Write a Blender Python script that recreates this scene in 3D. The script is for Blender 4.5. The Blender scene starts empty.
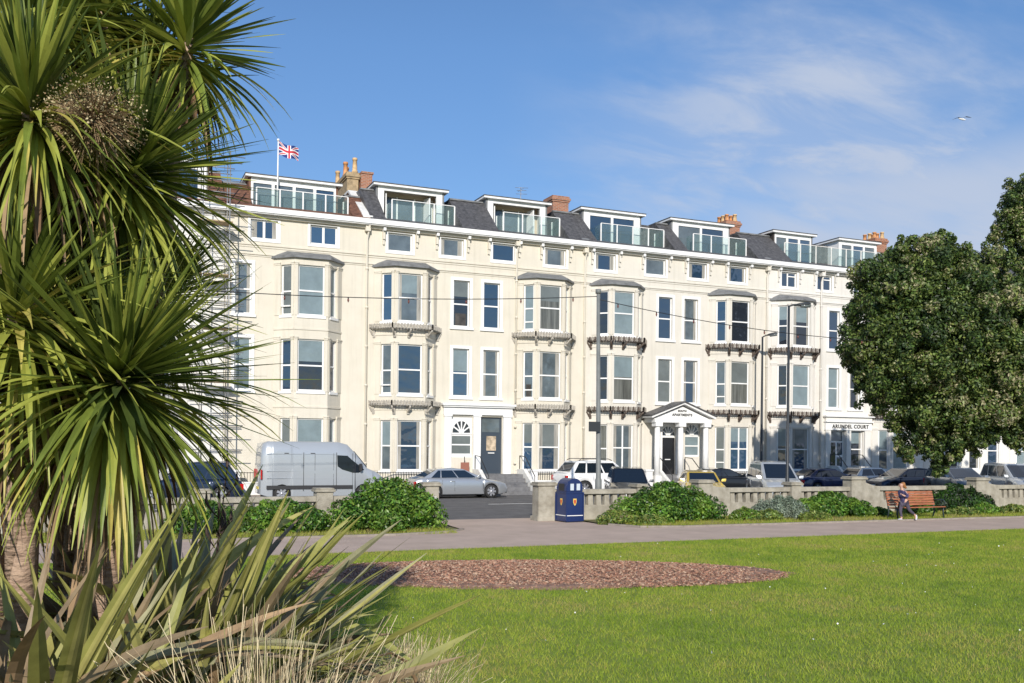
import bpy, bmesh, math, random
import numpy as np
from mathutils import Vector, Matrix
random.seed(7); R = math.radians
SC = bpy.context.scene; COL = SC.collection

# ------------------------------------------------------------------ camera
F_PX, YAW, EYE, ROLL = 960.0, R(23.2), 2.5, 0.010
cam_d = bpy.data.cameras.new('camera'); cam = bpy.data.objects.new('camera', cam_d); COL.objects.link(cam)
cam_d.sensor_width = 36; cam_d.lens = 36*F_PX/1024; cam_d.shift_y = 103.5/1024
cam_d.clip_end = 3000; cam_d.clip_start = 0.1
cam.matrix_world = Matrix.Translation((0,0,EYE)) @ Matrix.Rotation(-YAW,4,'Z') @ Matrix.Rotation(R(90),4,'X') @ Matrix.Rotation(ROLL,4,'Z')
SC.camera = cam
# ------------------------------------------------------------------ light
SUN_EL, SUN_PSI = R(24), R(23)      # rays travel towards (+sin psi, +cos psi)
W = bpy.data.worlds.new('World'); SC.world = W; W.use_nodes = True
nt = W.node_tree; nt.nodes.clear()
def N(t, **k):
    n = nt.nodes.new(t)
    for a, b in k.items(): setattr(n, a, b)
    return n
out = N('ShaderNodeOutputWorld'); bg = N('ShaderNodeBackground')
sky = N('ShaderNodeTexSky', sky_type='NISHITA', sun_disc=False)
sky.sun_elevation = SUN_EL; sky.sun_rotation = R(180) + SUN_PSI
sky.altitude = 0; sky.air_density = 1.0; sky.dust_density = 0.2; sky.ozone_density = 3.0
tc = N('ShaderNodeTexCoord'); sep = N('ShaderNodeSeparateXYZ')
nt.links.new(tc.outputs['Generated'], sep.inputs[0])
YAW_C = 25
def M2(op, a, b=None, c=None, clamp=False):
    n = N('ShaderNodeMath', operation=op); n.use_clamp = clamp
    for i, v in enumerate((a, b, c)):
        if v is None: continue
        if isinstance(v, (int, float)): n.inputs[i].default_value = v
        else: nt.links.new(v, n.inputs[i])
    return n.outputs[0]
zz = M2('MAXIMUM', sep.outputs[2], 0.0)
den = M2('ADD', zz, 0.22)
cx_ = M2('DIVIDE', sep.outputs[0], den); cy_ = M2('DIVIDE', sep.outputs[1], den)
cmb = N('ShaderNodeCombineXYZ'); nt.links.new(cx_, cmb.inputs[0]); nt.links.new(cy_, cmb.inputs[1])
mp = N('ShaderNodeMapping'); nt.links.new(cmb.outputs[0], mp.inputs[0])
mp.inputs['Rotation'].default_value = (0,0,R(YAW_C)); mp.inputs['Location'].default_value = (9.9,2.2,0.0); mp.inputs['Scale'].default_value = (.8,1.7,1)
def cloud(scale, lo, hi, dist, rough=.55):
    n1 = N('ShaderNodeTexNoise'); n1.inputs['Scale'].default_value = scale; n1.inputs['Detail'].default_value = 8; n1.inputs['Roughness'].default_value = rough; n1.inputs['Distortion'].default_value = dist
    nt.links.new(mp.outputs[0], n1.inputs['Vector'])
    rp = N('ShaderNodeMapRange', interpolation_type='SMOOTHSTEP'); rp.inputs['From Min'].default_value = lo; rp.inputs['From Max'].default_value = hi
    nt.links.new(n1.outputs[0], rp.inputs['Value']); return rp.outputs[0]
big = cloud(1.5, .345, .55, .3); fine = cloud(5.0, .36, .66, .5, .6)
# more cloud towards the east (to the right of the terrace) than over its west end
side = N('ShaderNodeMapRange', interpolation_type='SMOOTHSTEP'); side.inputs['From Min'].default_value = .34; side.inputs['From Max'].default_value = .62
nt.links.new(sep.outputs[0], side.inputs['Value'])
cl = M2('MULTIPLY', big, M2('ADD', M2('MULTIPLY', fine, .6), .4)); cl = M2('MULTIPLY', cl, side.outputs[0]); lowb = N('ShaderNodeMapRange', interpolation_type='SMOOTHSTEP'); lowb.inputs['From Min'].default_value = .31; lowb.inputs['From Max'].default_value = .24; nt.links.new(sep.outputs[2], lowb.inputs['Value'])
east = N('ShaderNodeMapRange', interpolation_type='SMOOTHSTEP'); east.inputs['From Min'].default_value = .50; east.inputs['From Max'].default_value = .64; nt.links.new(sep.outputs[0], east.inputs['Value'])
bank = M2('MULTIPLY', M2('MULTIPLY', cloud(.9, .22, .46, .4), lowb.outputs[0]), east.outputs[0])
cl = M2('MULTIPLY', M2('MAXIMUM', cl, M2('MULTIPLY', bank, .95)), .92, clamp=True)
mixc = N('ShaderNodeMix', data_type='RGBA')
tint = N('ShaderNodeMix', data_type='RGBA', blend_type='MULTIPLY'); tint.inputs[0].default_value = 1
nt.links.new(sky.outputs[0], tint.inputs[6])
lowz = N('ShaderNodeMapRange'); lowz.inputs['From Max'].default_value = .38; nt.links.new(sep.outputs[2], lowz.inputs['Value'])   # clear, hazeless air low down
ty = N('ShaderNodeMix', data_type='RGBA'); nt.links.new(lowz.outputs[0], ty.inputs[0]); ty.inputs[6].default_value = (.62,.66,.76,1); ty.inputs[7].default_value = (.84,1.0,1.16,1)
nt.links.new(ty.outputs[2], tint.inputs[7])
nt.links.new(cl, mixc.inputs[0]); nt.links.new(tint.outputs[2], mixc.inputs[6]); mixc.inputs[7].default_value = (4.3, 4.9, 6.1, 1)
nt.links.new(mixc.outputs[2], bg.inputs[0]); bg.inputs[1].default_value = 0.110
nt.links.new(bg.outputs[0], out.inputs[0])
sl = bpy.data.lights.new('sun', 'SUN'); sl.energy = 4.2; sl.angle = R(.53); sl.color = (1, .93, .83)
so = bpy.data.objects.new('sun', sl); COL.objects.link(so)
d = Vector((math.sin(SUN_PSI)*math.cos(SUN_EL), math.cos(SUN_PSI)*math.cos(SUN_EL), -math.sin(SUN_EL)))
so.rotation_euler = d.to_track_quat('-Z', 'Y').to_euler(); so.location = (-10,-20,30)
SC.view_settings.view_transform = 'Standard'; SC.view_settings.look = 'None'
SC.view_settings.gamma = 1; SC.view_settings.use_curve_mapping = False
SC.view_settings.exposure = 0.15

# ------------------------------------------------------------------ materials
MATS = {}
def mat(name, col, rough=.7, var=.0, scale=3.0, bump=0.0, bscale=40, metal=0, col2=None, ior=1.5, transl=0, coat=0, detail=6, rnd=False, lo=.35, hi=.65, stretch=None):
    if name in MATS: return MATS[name]
    m = bpy.data.materials.new(name); m.use_nodes = True; t = m.node_tree; b = t.nodes['Principled BSDF']
    b.inputs['Roughness'].default_value = rough; b.inputs['Metallic'].default_value = metal; b.inputs['IOR'].default_value = ior
    b.inputs['Coat Weight'].default_value = coat; b.inputs['Coat Roughness'].default_value = .05
    b.inputs['Base Color'].default_value = (*col, 1); m.diffuse_color = (*col, 1)
    src = t.nodes.new('ShaderNodeTexCoord').outputs['Object']
    if stretch:
        mpn = t.nodes.new('ShaderNodeMapping'); mpn.inputs['Scale'].default_value = stretch
        t.links.new(src, mpn.inputs[0]); src = mpn.outputs[0]
    if var or col2:
        n = t.nodes.new('ShaderNodeTexNoise'); n.inputs['Scale'].default_value = scale; n.inputs['Detail'].default_value = detail; n.inputs['Roughness'].default_value = .65
        t.links.new(src, n.inputs['Vector'])
        r = t.nodes.new('ShaderNodeValToRGB'); r.color_ramp.elements[0].position = lo; r.color_ramp.elements[1].position = hi
        c2 = col2 or tuple(c*(1-var) for c in col); c1 = col if col2 else tuple(min(1, c*(1+var)) for c in col)
        r.color_ramp.elements[0].color = (*c2, 1); r.color_ramp.elements[1].color = (*c1, 1)
        t.links.new(n.outputs[0], r.inputs[0])
        if rnd:
            g = t.nodes.new('ShaderNodeNewGeometry'); hs = t.nodes.new('ShaderNodeHueSaturation')
            mr = t.nodes.new('ShaderNodeMapRange'); mr.inputs['To Min'].default_value = .55; mr.inputs['To Max'].default_value = 1.5
            t.links.new(g.outputs['Random Per Island'], mr.inputs['Value']); t.links.new(mr.outputs[0], hs.inputs['Value'])
            mr2 = t.nodes.new('ShaderNodeMapRange'); mr2.inputs['To Min'].default_value = .475; mr2.inputs['To Max'].default_value = .515
            mm = t.nodes.new('ShaderNodeMath'); mm.operation = 'FRACT'; m7 = t.nodes.new('ShaderNodeMath'); m7.operation = 'MULTIPLY'; m7.inputs[1].default_value = 7.31
            t.links.new(g.outputs['Random Per Island'], m7.inputs[0]); t.links.new(m7.outputs[0], mm.inputs[0])
            t.links.new(mm.outputs[0], mr2.inputs['Value']); t.links.new(mr2.outputs[0], hs.inputs['Hue'])
            t.links.new(r.outputs[0], hs.inputs['Color']); t.links.new(hs.outputs[0], b.inputs['Base Color'])
        else: t.links.new(r.outputs[0], b.inputs['Base Color'])
    if bump:
        n = t.nodes.new('ShaderNodeTexNoise'); n.inputs['Scale'].default_value = bscale; n.inputs['Detail'].default_value = 5
        t.links.new(src, n.inputs['Vector'])
        bp = t.nodes.new('ShaderNodeBump'); bp.inputs['Strength'].default_value = bump; bp.inputs['Distance'].default_value = .03
        t.links.new(n.outputs[0], bp.inputs['Height']); t.links.new(bp.outputs[0], b.inputs['Normal'])
    if transl:
        tr = t.nodes.new('ShaderNodeBsdfTranslucent'); mx = t.nodes.new('ShaderNodeMixShader'); mx.inputs[0].default_value = transl
        o = t.nodes['Material Output']
        if b.inputs['Base Color'].is_linked: t.links.new(b.inputs['Base Color'].links[0].from_socket, tr.inputs[0])
        else: tr.inputs[0].default_value = (*col, 1)
        t.links.new(b.outputs[0], mx.inputs[1]); t.links.new(tr.outputs[0], mx.inputs[2]); t.links.new(mx.outputs[0], o.inputs[0])
    MATS[name] = m; return m
def stucco(name, col, stain):
    """painted render: broad patchiness plus faint vertical weather streaks and a fine bump"""
    m = mat(name, col, .8, bump=.15, bscale=25, col2=stain, scale=.8, lo=.2, hi=.6)
    t = m.node_tree; b = t.nodes['Principled BSDF']
    base = b.inputs['Base Color'].links[0].from_socket
    tcn = t.nodes.new('ShaderNodeTexCoord'); mpn = t.nodes.new('ShaderNodeMapping'); mpn.inputs['Scale'].default_value = (5, 5, .35)
    n = t.nodes.new('ShaderNodeTexNoise'); n.inputs['Scale'].default_value = 1; n.inputs['Detail'].default_value = 6
    t.links.new(tcn.outputs['Object'], mpn.inputs[0]); t.links.new(mpn.outputs[0], n.inputs['Vector'])
    r = t.nodes.new('ShaderNodeMapRange'); r.inputs['From Min'].default_value = .50; r.inputs['From Max'].default_value = .78; r.inputs['To Max'].default_value = .38
    t.links.new(n.outputs[0], r.inputs['Value'])
    mx = t.nodes.new('ShaderNodeMix'); mx.data_type = 'RGBA'; t.links.new(r.outputs[0], mx.inputs[0]); t.links.new(base, mx.inputs[6])
    mx.inputs[7].default_value = (stain[0]*.72, stain[1]*.72, stain[2]*.7, 1); t.links.new(mx.outputs[2], b.inputs['Base Color'])
    return m
cream = stucco('cream_render', (.67,.625,.53), (.60,.555,.46))
cream2 = stucco('warm_render', (.67,.635,.565), (.61,.575,.50))
pale = stucco('pale_render', (.705,.68,.635), (.64,.615,.565))
whiter = stucco('white_render', (.74,.725,.685), (.68,.665,.625))
white = mat('white_paint', (.80,.80,.79), .45, .05, 2)
offwhite = mat('offwhite_stone', (.74,.73,.69), .7, .12, 3)
slate = mat('slate', (.085,.083,.085), .55, .45, 6, .4, 14)
tile = mat('clay_tile', (.16,.075,.045), .8, .45, 5, .4, 14)
lead = mat('lead_sheet', (.17,.175,.18), .6, .25, 3)
blackm = mat('black_metal', (.015,.015,.016), .5)
rust = mat('old_iron', (.10,.075,.06), .7, .4, 12)
ironw = mat('painted_iron', (.40,.37,.32), .6, .3, 9)
stone = mat('weathered_concrete', (.43,.40,.33), .9, bump=.4, bscale=30, col2=(.26,.235,.185), scale=2.4)
buff = mat('buff_stone', (.36,.27,.16), .9, .3, 5, .3, 20)
glasses = [mat('glass_dark', (.02,.025,.035), .04, ior=1.8), mat('glass_blue', (.03,.07,.13), .03, ior=2.1), mat('glass_blue_deep', (.02,.045,.085), .03, ior=2.0),
           mat('glass_grey', (.10,.125,.14), .08, .25, 1.2, ior=1.8), mat('glass_blind', (.19,.245,.265), .15, .12, 1.5), mat('glass_net', (.14,.16,.16), .12, .12, 1.2),
           mat('glass_curtain', (.12,.125,.115), .12, .45, 6, stretch=(1,1,.05))]
for gm0 in glasses:        # old panes are never quite flat
    t = gm0.node_tree; n = t.nodes.new('ShaderNodeTexNoise'); n.inputs['Scale'].default_value = 1.3; tcn = t.nodes.new('ShaderNodeTexCoord'); t.links.new(tcn.outputs['Object'], n.inputs['Vector'])
    bp = t.nodes.new('ShaderNodeBump'); bp.inputs['Strength'].default_value = .5; bp.inputs['Distance'].default_value = .05; t.links.new(n.outputs[0], bp.inputs['Height']); t.links.new(bp.outputs[0], t.nodes['Principled BSDF'].inputs['Normal'])
curtain_m = mat('curtain_pale', (.30,.29,.26), .5, .35, 9, stretch=(1,1,.08)); room_m = mat('room_warm', (.06,.052,.045), .2, .6, 2.2)
def brick():
    m = mat('red_brick', (.34,.12,.06), .85); t = m.node_tree; b = t.nodes['Principled BSDF']
    tcn = t.nodes.new('ShaderNodeTexCoord'); mpn = t.nodes.new('ShaderNodeMapping'); mpn.inputs['Rotation'].default_value = (R(90),0,0)
    s = t.nodes.new('ShaderNodeSeparateXYZ'); c = t.nodes.new('ShaderNodeCombineXYZ'); a = t.nodes.new('ShaderNodeMath')
    t.links.new(tcn.outputs['Object'], s.inputs[0]); t.links.new(s.outputs[0], a.inputs[0]); t.links.new(s.outputs[1], a.inputs[1])
    t.links.new(a.outputs[0], c.inputs[0]); t.links.new(s.outputs[2], c.inputs[1])
    k = t.nodes.new('ShaderNodeTexBrick'); k.inputs['Scale'].default_value = 1; k.inputs['Brick Width'].default_value = .23; k.inputs['Row Height'].default_value = .078; k.inputs['Mortar Size'].default_value = .012
    k.inputs['Color1'].default_value = (.40,.14,.065,1); k.inputs['Color2'].default_value = (.25,.085,.045,1); k.inputs['Mortar'].default_value = (.35,.28,.22,1)
    t.links.new(c.outputs[0], k.inputs['Vector']); t.links.new(k.outputs[0], b.inputs['Base Color'])
    return m
brickm = brick()
def clear_glass():
    m = bpy.data.materials.new('clear_glass'); m.use_nodes = True; t = m.node_tree; b = t.nodes['Principled BSDF']
    b.inputs['Base Color'].default_value = (.30,.40,.40,1); b.inputs['Roughness'].default_value = .04; b.inputs['IOR'].default_value = 1.7
    tr = t.nodes.new('ShaderNodeBsdfTransparent'); tr.inputs[0].default_value = (.93,.98,.97,1); mx = t.nodes.new('ShaderNodeMixShader'); mx.inputs[0].default_value = .88
    t.links.new(b.outputs[0], mx.inputs[1]); t.links.new(tr.outputs[0], mx.inputs[2]); t.links.new(mx.outputs[0], t.nodes['Material Output'].inputs[0])
    return m
glassrail = clear_glass()

# ------------------------------------------------------------------ mesh helpers
class MB:
    def __init__(s): s.v = []; s.f = []; s.m = []; s.mats = []; s.sm = []
    def mi(s, m):
        if m not in s.mats: s.mats.append(m)
        return s.mats.index(m)
    def add(s, vs, fs, m, smooth=False):
        o = len(s.v); s.v += [tuple(v) for v in vs]; k = s.mi(m)
        for f in fs: s.f.append([i+o for i in f]); s.m.append(k); s.sm.append(smooth)
    def box(s, x0,x1,y0,y1,z0,z1, m):
        s.add([(x,y,z) for z in (z0,z1) for y in (y0,y1) for x in (x0,x1)], [(0,2,3,1),(4,5,7,6),(0,1,5,4),(2,6,7,3),(0,4,6,2),(1,3,7,5)], m)
    def hexa(s, p, m):      # 8 points: bottom 4 (ccw), top 4
        s.add(p, [(3,2,1,0),(4,5,6,7),(0,1,5,4),(1,2,6,5),(2,3,7,6),(3,0,4,7)], m)
    def fbox(s, F, a0,a1,d0,d1,z0,z1, m):
        P = F.P
        s.hexa([P(a0,d0,z0),P(a1,d0,z0),P(a1,d1,z0),P(a0,d1,z0),P(a0,d0,z1),P(a1,d0,z1),P(a1,d1,z1),P(a0,d1,z1)], m)
    def prism(s, poly, y0, y1, m, axis='y', smooth=False):
        n = len(poly)
        f = {'y': lambda p, t: (p[0], t, p[1]), 'x': lambda p, t: (t, p[0], p[1]), 'z': lambda p, t: (p[0], p[1], t)}[axis]
        s.add([f(p,y0) for p in poly]+[f(p,y1) for p in poly], [tuple(range(n))[::-1], tuple(range(n,2*n))]+[(i,(i+1)%n,(i+1)%n+n,i+n) for i in range(n)], m, smooth)
    def tube(s, pts, rads, m, n=8, caps=True, smooth=True):
        pts = [Vector(p) for p in pts]
        if isinstance(rads, (int, float)): rads = [rads]*len(pts)
        vs = []
        for i, p in enumerate(pts):
            t = (pts[min(i+1,len(pts)-1)] - pts[max(i-1,0)]).normalized()
            a = t.cross(Vector((0,0,1)) if abs(t.z) < .9 else Vector((1,0,0))).normalized(); b = t.cross(a)
            for k in range(n):
                w = 2*math.pi*k/n; vs.append(p + (a*math.cos(w)+b*math.sin(w))*rads[i])
        fs = [(i*n+k, i*n+(k+1)%n, (i+1)*n+(k+1)%n, (i+1)*n+k) for i in range(len(pts)-1) for k in range(n)]
        if caps: fs += [tuple(range(n))[::-1], tuple(range((len(pts)-1)*n, len(pts)*n))]
        s.add(vs, fs, m, smooth)
    def build(s, name, parent=None, off=(0,0,0), bevel=0, recalc=True):
        me = bpy.data.meshes.new(name)
        o = ORIG.get(parent.name, (0,0,0)) if parent else off
        me.from_pydata([(x-o[0],y-o[1],z-o[2]) for x,y,z in s.v], [], s.f)
        for m in s.mats: me.materials.append(m)
        me.polygons.foreach_set('material_index', s.m); me.polygons.foreach_set('use_smooth', s.sm)
        if recalc or bevel:
            bm = bmesh.new(); bm.from_mesh(me)
            bmesh.ops.recalc_face_normals(bm, faces=bm.faces)
            if bevel: bmesh.ops.bevel(bm, geom=[e for e in bm.edges if len(e.link_faces)==2 and e.calc_face_angle(0)>.5], offset=bevel, segments=2, affect='EDGES', clamp_overlap=True)
            bm.to_mesh(me); bm.free()
        me.update()
        ob = bpy.data.objects.new(name, me); COL.objects.link(ob)
        if parent: ob.parent = parent; ORIG[ob.name] = o
        else: ob.location = off; ORIG[ob.name] = off
        return ob
ORIG = {}
class Fr:
    def __init__(s, O, T): s.O = Vector((O[0],O[1],0)); s.T = Vector((T[0],T[1],0)).normalized(); s.N = Vector((s.T.y,-s.T.x,0))
    def P(s, a, d, z): v = s.O + s.T*a + s.N*d; return (v.x, v.y, z)
def tag(o, label=None, cat=None, group=None, kind=None):
    if label: o['label'] = label
    if cat: o['category'] = cat
    if group: o['group'] = group
    if kind: o['kind'] = kind
    return o
def empty(name, loc, label=None, cat=None, group=None, rz=0):
    o = bpy.data.objects.new(name, None); COL.objects.link(o); o.location = loc; o.rotation_euler = (0,0,rz); o.empty_display_size = .3
    ORIG[o.name] = tuple(loc) if rz == 0 else (0,0,0)
    return tag(o, label, cat, group)
def children(o): return [c for c in bpy.data.objects if c.parent == o]
def copy_tree(o, parent=None):
    c = o.copy(); COL.objects.link(c)
    if parent: c.parent = parent
    for ch in children(o): copy_tree(ch, c)
    return c
def rel(b, name, parent, **k):       # mesh in the parent's own local coordinates
    keep = ORIG.get(parent.name); ORIG[parent.name] = (0,0,0); o = b.build(name, parent, **k); ORIG[parent.name] = keep or (0,0,0); ORIG[o.name] = (0,0,0); return o
def npmesh(name, verts, faces_n, mats, midx=None, parent=None, smooth=False, off=(0,0,0)):
    """verts (N,3); every face uses faces_n consecutive verts"""
    me = bpy.data.meshes.new(name); n = len(verts); nf = n//faces_n
    me.vertices.add(n); me.vertices.foreach_set('co', (verts-np.array(off)).astype(np.float32).ravel())
    me.loops.add(n); me.loops.foreach_set('vertex_index', np.arange(n, dtype=np.int32))
    me.polygons.add(nf); me.polygons.foreach_set('loop_start', np.arange(0, n, faces_n, dtype=np.int32)); me.polygons.foreach_set('loop_total', np.full(nf, faces_n, dtype=np.int32))
    if midx is not None: me.polygons.foreach_set('material_index', midx.astype(np.int32))
    if smooth: me.polygons.foreach_set('use_smooth', np.ones(nf, dtype=bool))
    for m in mats: me.materials.append(m)
    me.update(calc_edges=True)
    o = bpy.data.objects.new(name, me); COL.objects.link(o)
    if parent: o.parent = parent
    else: o.location = off
    return o
def worldpt(px, py, Z):             # a point seen in that direction at that distance, used to read positions off the photograph
    x, y = px-512, py-445; c, s_ = math.cos(ROLL), math.sin(ROLL); x, y = x*c+y*s_, -x*s_+y*c
    X = x/F_PX*Z; ca, sa = math.cos(YAW), math.sin(YAW)
    return np.array((X*ca+Z*sa, -X*sa+Z*ca, EYE-y/F_PX*Z))

# ------------------------------------------------------------------ ground
def sheet(name, pts, z, m, thick=None):
    b = MB(); b.add([(x,y,z) for x,y in pts], [tuple(range(len(pts)))], m)
    return tag(b.build(name), kind='structure')
soil = mat('bare_soil', (.13,.105,.07), .95, bump=.6, bscale=12, col2=(.07,.055,.035), scale=3)
lawnm = mat('lawn_grass', (.25,.31,.034), .85, bump=.5, bscale=60, col2=(.15,.205,.025), scale=1.6, lo=.3, hi=.7)
roadm = mat('road_asphalt', (.12,.115,.112), .85, .25, 1.3, .4, 80)
pathm = mat('path_asphalt', (.56,.43,.345), .9, bump=.3, bscale=60, col2=(.46,.35,.275), scale=.9)
pavem = mat('pavement_slabs', (.24,.23,.215), .9, .2, 1.2, .3, 30)
tag(sheet('ground', [(-1500,-1500),(1500,-1500),(1500,1500),(-1500,1500)], -.03, mat('far_ground', (.12,.15,.05), .9, .3, .1)), None)
lawn = sheet('lawn', [(-40,-10),(90,-10),(90,21.6),(-40,21.6)], 0, lawnm)
b = MB(); 
for i in range(13): pass
path_pts = [(-40,21.6),(90,21.6),(90,25.2),(16.5,25.2),(15.2,25.5),(14.7,26.6),(14.4,30.0),(10.0,30.0),(9.8,26.3),(9.0,25.6),(7.5,25.2),(-40,25.2)]
sheet('path', path_pts, .006, pathm)
sheet('road', [(-60,30.0),(110,30.0),(110,44.2),(-60,44.2)], .003, roadm)
b = MB(); b.box(-60,110,44.2,46.5,0,.11,pavem); tag(b.build('pavement'), kind='structure')
kerbm = mat('kerb_stone', (.27,.235,.20), .85, .2, 4)
b = MB(); b.box(-60,110,44.05,44.2,-.01,.125,kerbm); tag(b.build('far_kerb'), kind='structure')
b = MB()
for x0, x1 in ((-40,7.4),(16.6,90)): b.box(x0,x1,25.2,25.28,0,.06,kerbm)
prev = None
for p0, p1 in (((7.4,25.24),(9.0,25.64)),((9.0,25.64),(9.75,26.3)),((16.6,25.24),(15.25,25.55)),((15.25,25.55),(14.75,26.6))):
    dx, dy = p1[0]-p0[0], p1[1]-p0[1]; l = math.hypot(dx,dy); nx, ny = -dy/l*.04, dx/l*.04
    b.hexa([(p0[0]-nx,p0[1]-ny,0),(p1[0]-nx,p1[1]-ny,0),(p1[0]+nx,p1[1]+ny,0),(p0[0]+nx,p0[1]+ny,0),(p0[0]-nx,p0[1]-ny,.06),(p1[0]-nx,p1[1]-ny,.06),(p1[0]+nx,p1[1]+ny,.06),(p0[0]+nx,p0[1]+ny,.06)], kerbm)
tag(b.build('path_edging'), kind='structure')
bedm = mat('rough_grass', (.19,.19,.06), .95, bump=.6, bscale=30, col2=(.12,.10,.05), scale=2)
sheet('verge_left', [(-40,25.28),(7.4,25.28),(9.0,25.68),(9.7,26.4),(9.8,28.9),(-40,28.9)], .01, bedm)
sheet('verge_right', [(14.8,26.6),(15.3,25.6),(16.6,25.28),(90,25.28),(90,28.9),(14.8,28.9)], .01, bedm)
b = MB()
for i in range(14): b.box(-20+i*7,-17.5+i*7,37.4,37.5,.004,.008,mat('road_paint',(.7,.7,.68),.7,.2,8))
tag(b.build('road_marking'), kind='structure')
sheet('planting_bed', [(-12,-1),(2.6,-1),(2.9,5.0),(2.2,9.2),(.8,11.5),(-2,12.5),(-12,12.5)], .004, soil)

# mulch bed, heaped slightly and covered with loose chips
cxm, cym, am, bm_, tm = 7.85, 16.95, 4.85, 2.0, R(-19)
rng = np.random.default_rng(3)
def ell(t, k=1): 
    w = 1 + .05*math.sin(3*t+1) + .03*math.sin(7*t) + .02*math.sin(13*t+2) + .015*math.sin(23*t)
    x, y = am*k*w*math.cos(t), bm_*k*w*math.sin(t); return cxm+x*math.cos(tm)-y*math.sin(tm), cym+x*math.sin(tm)+y*math.cos(tm)
b = MB(); vs = [(*ell(2*math.pi*i/64), .004) for i in range(64)] + [(*ell(2*math.pi*i/64,.9), .05) for i in range(64)] + [(cxm,cym,.07)]
mulch = mat('bark_mulch', (.36,.22,.15), .95, bump=.8, bscale=25, col2=(.18,.10,.07), scale=9)
b.add(vs, [(i,(i+1)%64,(i+1)%64+64,i+64) for i in range(64)] + [(i+64,(i+1)%64+64,128) for i in range(64)], mulch)
tag(b.build('mulch_bed'), kind='structure')
def flakes(name, n, xyz, size, asp, mats, flat=.3, parent=None, kind=None, label=None, cat=None):
    """n little four-cornered chips or leaves at the points xyz"""
    a = rng.normal(size=(n,3)); a[:,2] *= flat; a /= np.linalg.norm(a,axis=1)[:,None]
    c = rng.normal(size=(n,3)); c -= (c*a).sum(1)[:,None]*a; c /= np.linalg.norm(c,axis=1)[:,None]
    s = size*(.5+rng.random(n))[:,None]; a = a*s; c = c*s*asp
    v = np.stack([xyz-a, xyz+c, xyz+a, xyz-c], 1).reshape(-1,3)
    o = npmesh(name, v, 4, mats, rng.integers(0,len(mats),n), parent)
    if kind: tag(o, label, cat, kind=kind)
    return o
n = 30000; t = rng.random(n)*2*np.pi; rr = np.sqrt(rng.random(n))*1.02
lx, ly = am*rr*np.cos(t), bm_*rr*np.sin(t)
xyz = np.stack([cxm+lx*math.cos(tm)-ly*math.sin(tm), cym+lx*math.sin(tm)+ly*math.cos(tm), .075-.06*rr**4+rng.random(n)*.02],1)
flakes('bark_chips', n, xyz, .03, .35, [mat('chip_brown',(.42,.24,.16),.9), mat('chip_pink',(.48,.34,.24),.9), mat('chip_dark',(.24,.13,.09),.9), mat('chip_red',(.36,.18,.12),.9)], .35, kind='stuff', label='reddish brown bark chips scattered over the flower bed in the lawn', cat='bark chips')
# grass blades on the lawn in view
def blades(name, n, x0,x1,y0,y1, h, w, mats, keep, label, cat='grass'):
    x = x0+(x1-x0)*rng.random(n); y = y0+(y1-y0)*rng.random(n); k = keep(x,y); x, y = x[k], y[k]; n = len(x)
    hh = h*(.4+rng.random(n)); a = rng.random(n)*2*np.pi; lean = rng.normal(size=(n,2))*.5*hh[:,None]
    p = np.stack([x,y,np.zeros(n)],1); dv = np.stack([np.cos(a)*w,np.sin(a)*w,np.zeros(n)],1)
    tip = p+np.stack([lean[:,0],lean[:,1],hh],1)
    v = np.stack([p-dv,p+dv,tip],1).reshape(-1,3)
    clump = rng.normal(size=n)*1.0
    for fx,fy,ph,am_ in ((.9,.5,0,.6),(-.4,1.3,1,.6),(2.1,1.7,2,.5),(3.7,-2.9,3,.45),(6.1,4.3,4,.35),(-5.3,7.7,5,.35)): clump += am_*np.sin(x*fx+y*fy+ph+1.3*np.sin(y*fx*.7-x*fy*.5))
    idx = np.clip(((clump+2.9)/6.4*len(mats)).astype(int),0,len(mats)-1)
    return tag(npmesh(name, v, 3, mats, idx), label, cat, kind='stuff')
gm = [mat('grass_deep',(.175,.28,.022),.7,transl=.4), mat('grass_mid',(.275,.385,.03),.7,transl=.4), mat('grass_light',(.37,.45,.045),.7,transl=.4), mat('grass_olive',(.42,.43,.075),.7,transl=.4)]
def inview(x,y):
    Z = x*math.sin(YAW)+y*math.cos(YAW); X = x*math.cos(YAW)-y*math.sin(YAW)
    lx = (x-cxm)*math.cos(tm)+(y-cym)*math.sin(tm); ly = -(x-cxm)*math.sin(tm)+(y-cym)*math.cos(tm)
    return (X/Z<.85)&(X/Z>-.5)&(Z>8)&((lx/am)**2+(ly/bm_)**2>1)
blades('lawn_blades', 560000, -4, 31, 6, 21.6, .045, .005, gm+[mat('grass_dry',(.42,.34,.12),.8,transl=.3)], inview, 'short bright green mown grass of the lawn')
n = 120; x = 2+20*rng.random(n); y = 9+12*rng.random(n); k = inview(x,y); x, y = x[k], y[k]; n = len(x)
flakes('daisies', n, np.stack([x,y,np.full(n,.05)],1), .014, 1, [white], .2, kind='stuff', label='tiny white daisies dotted about the lawn', cat='daisies')

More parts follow.
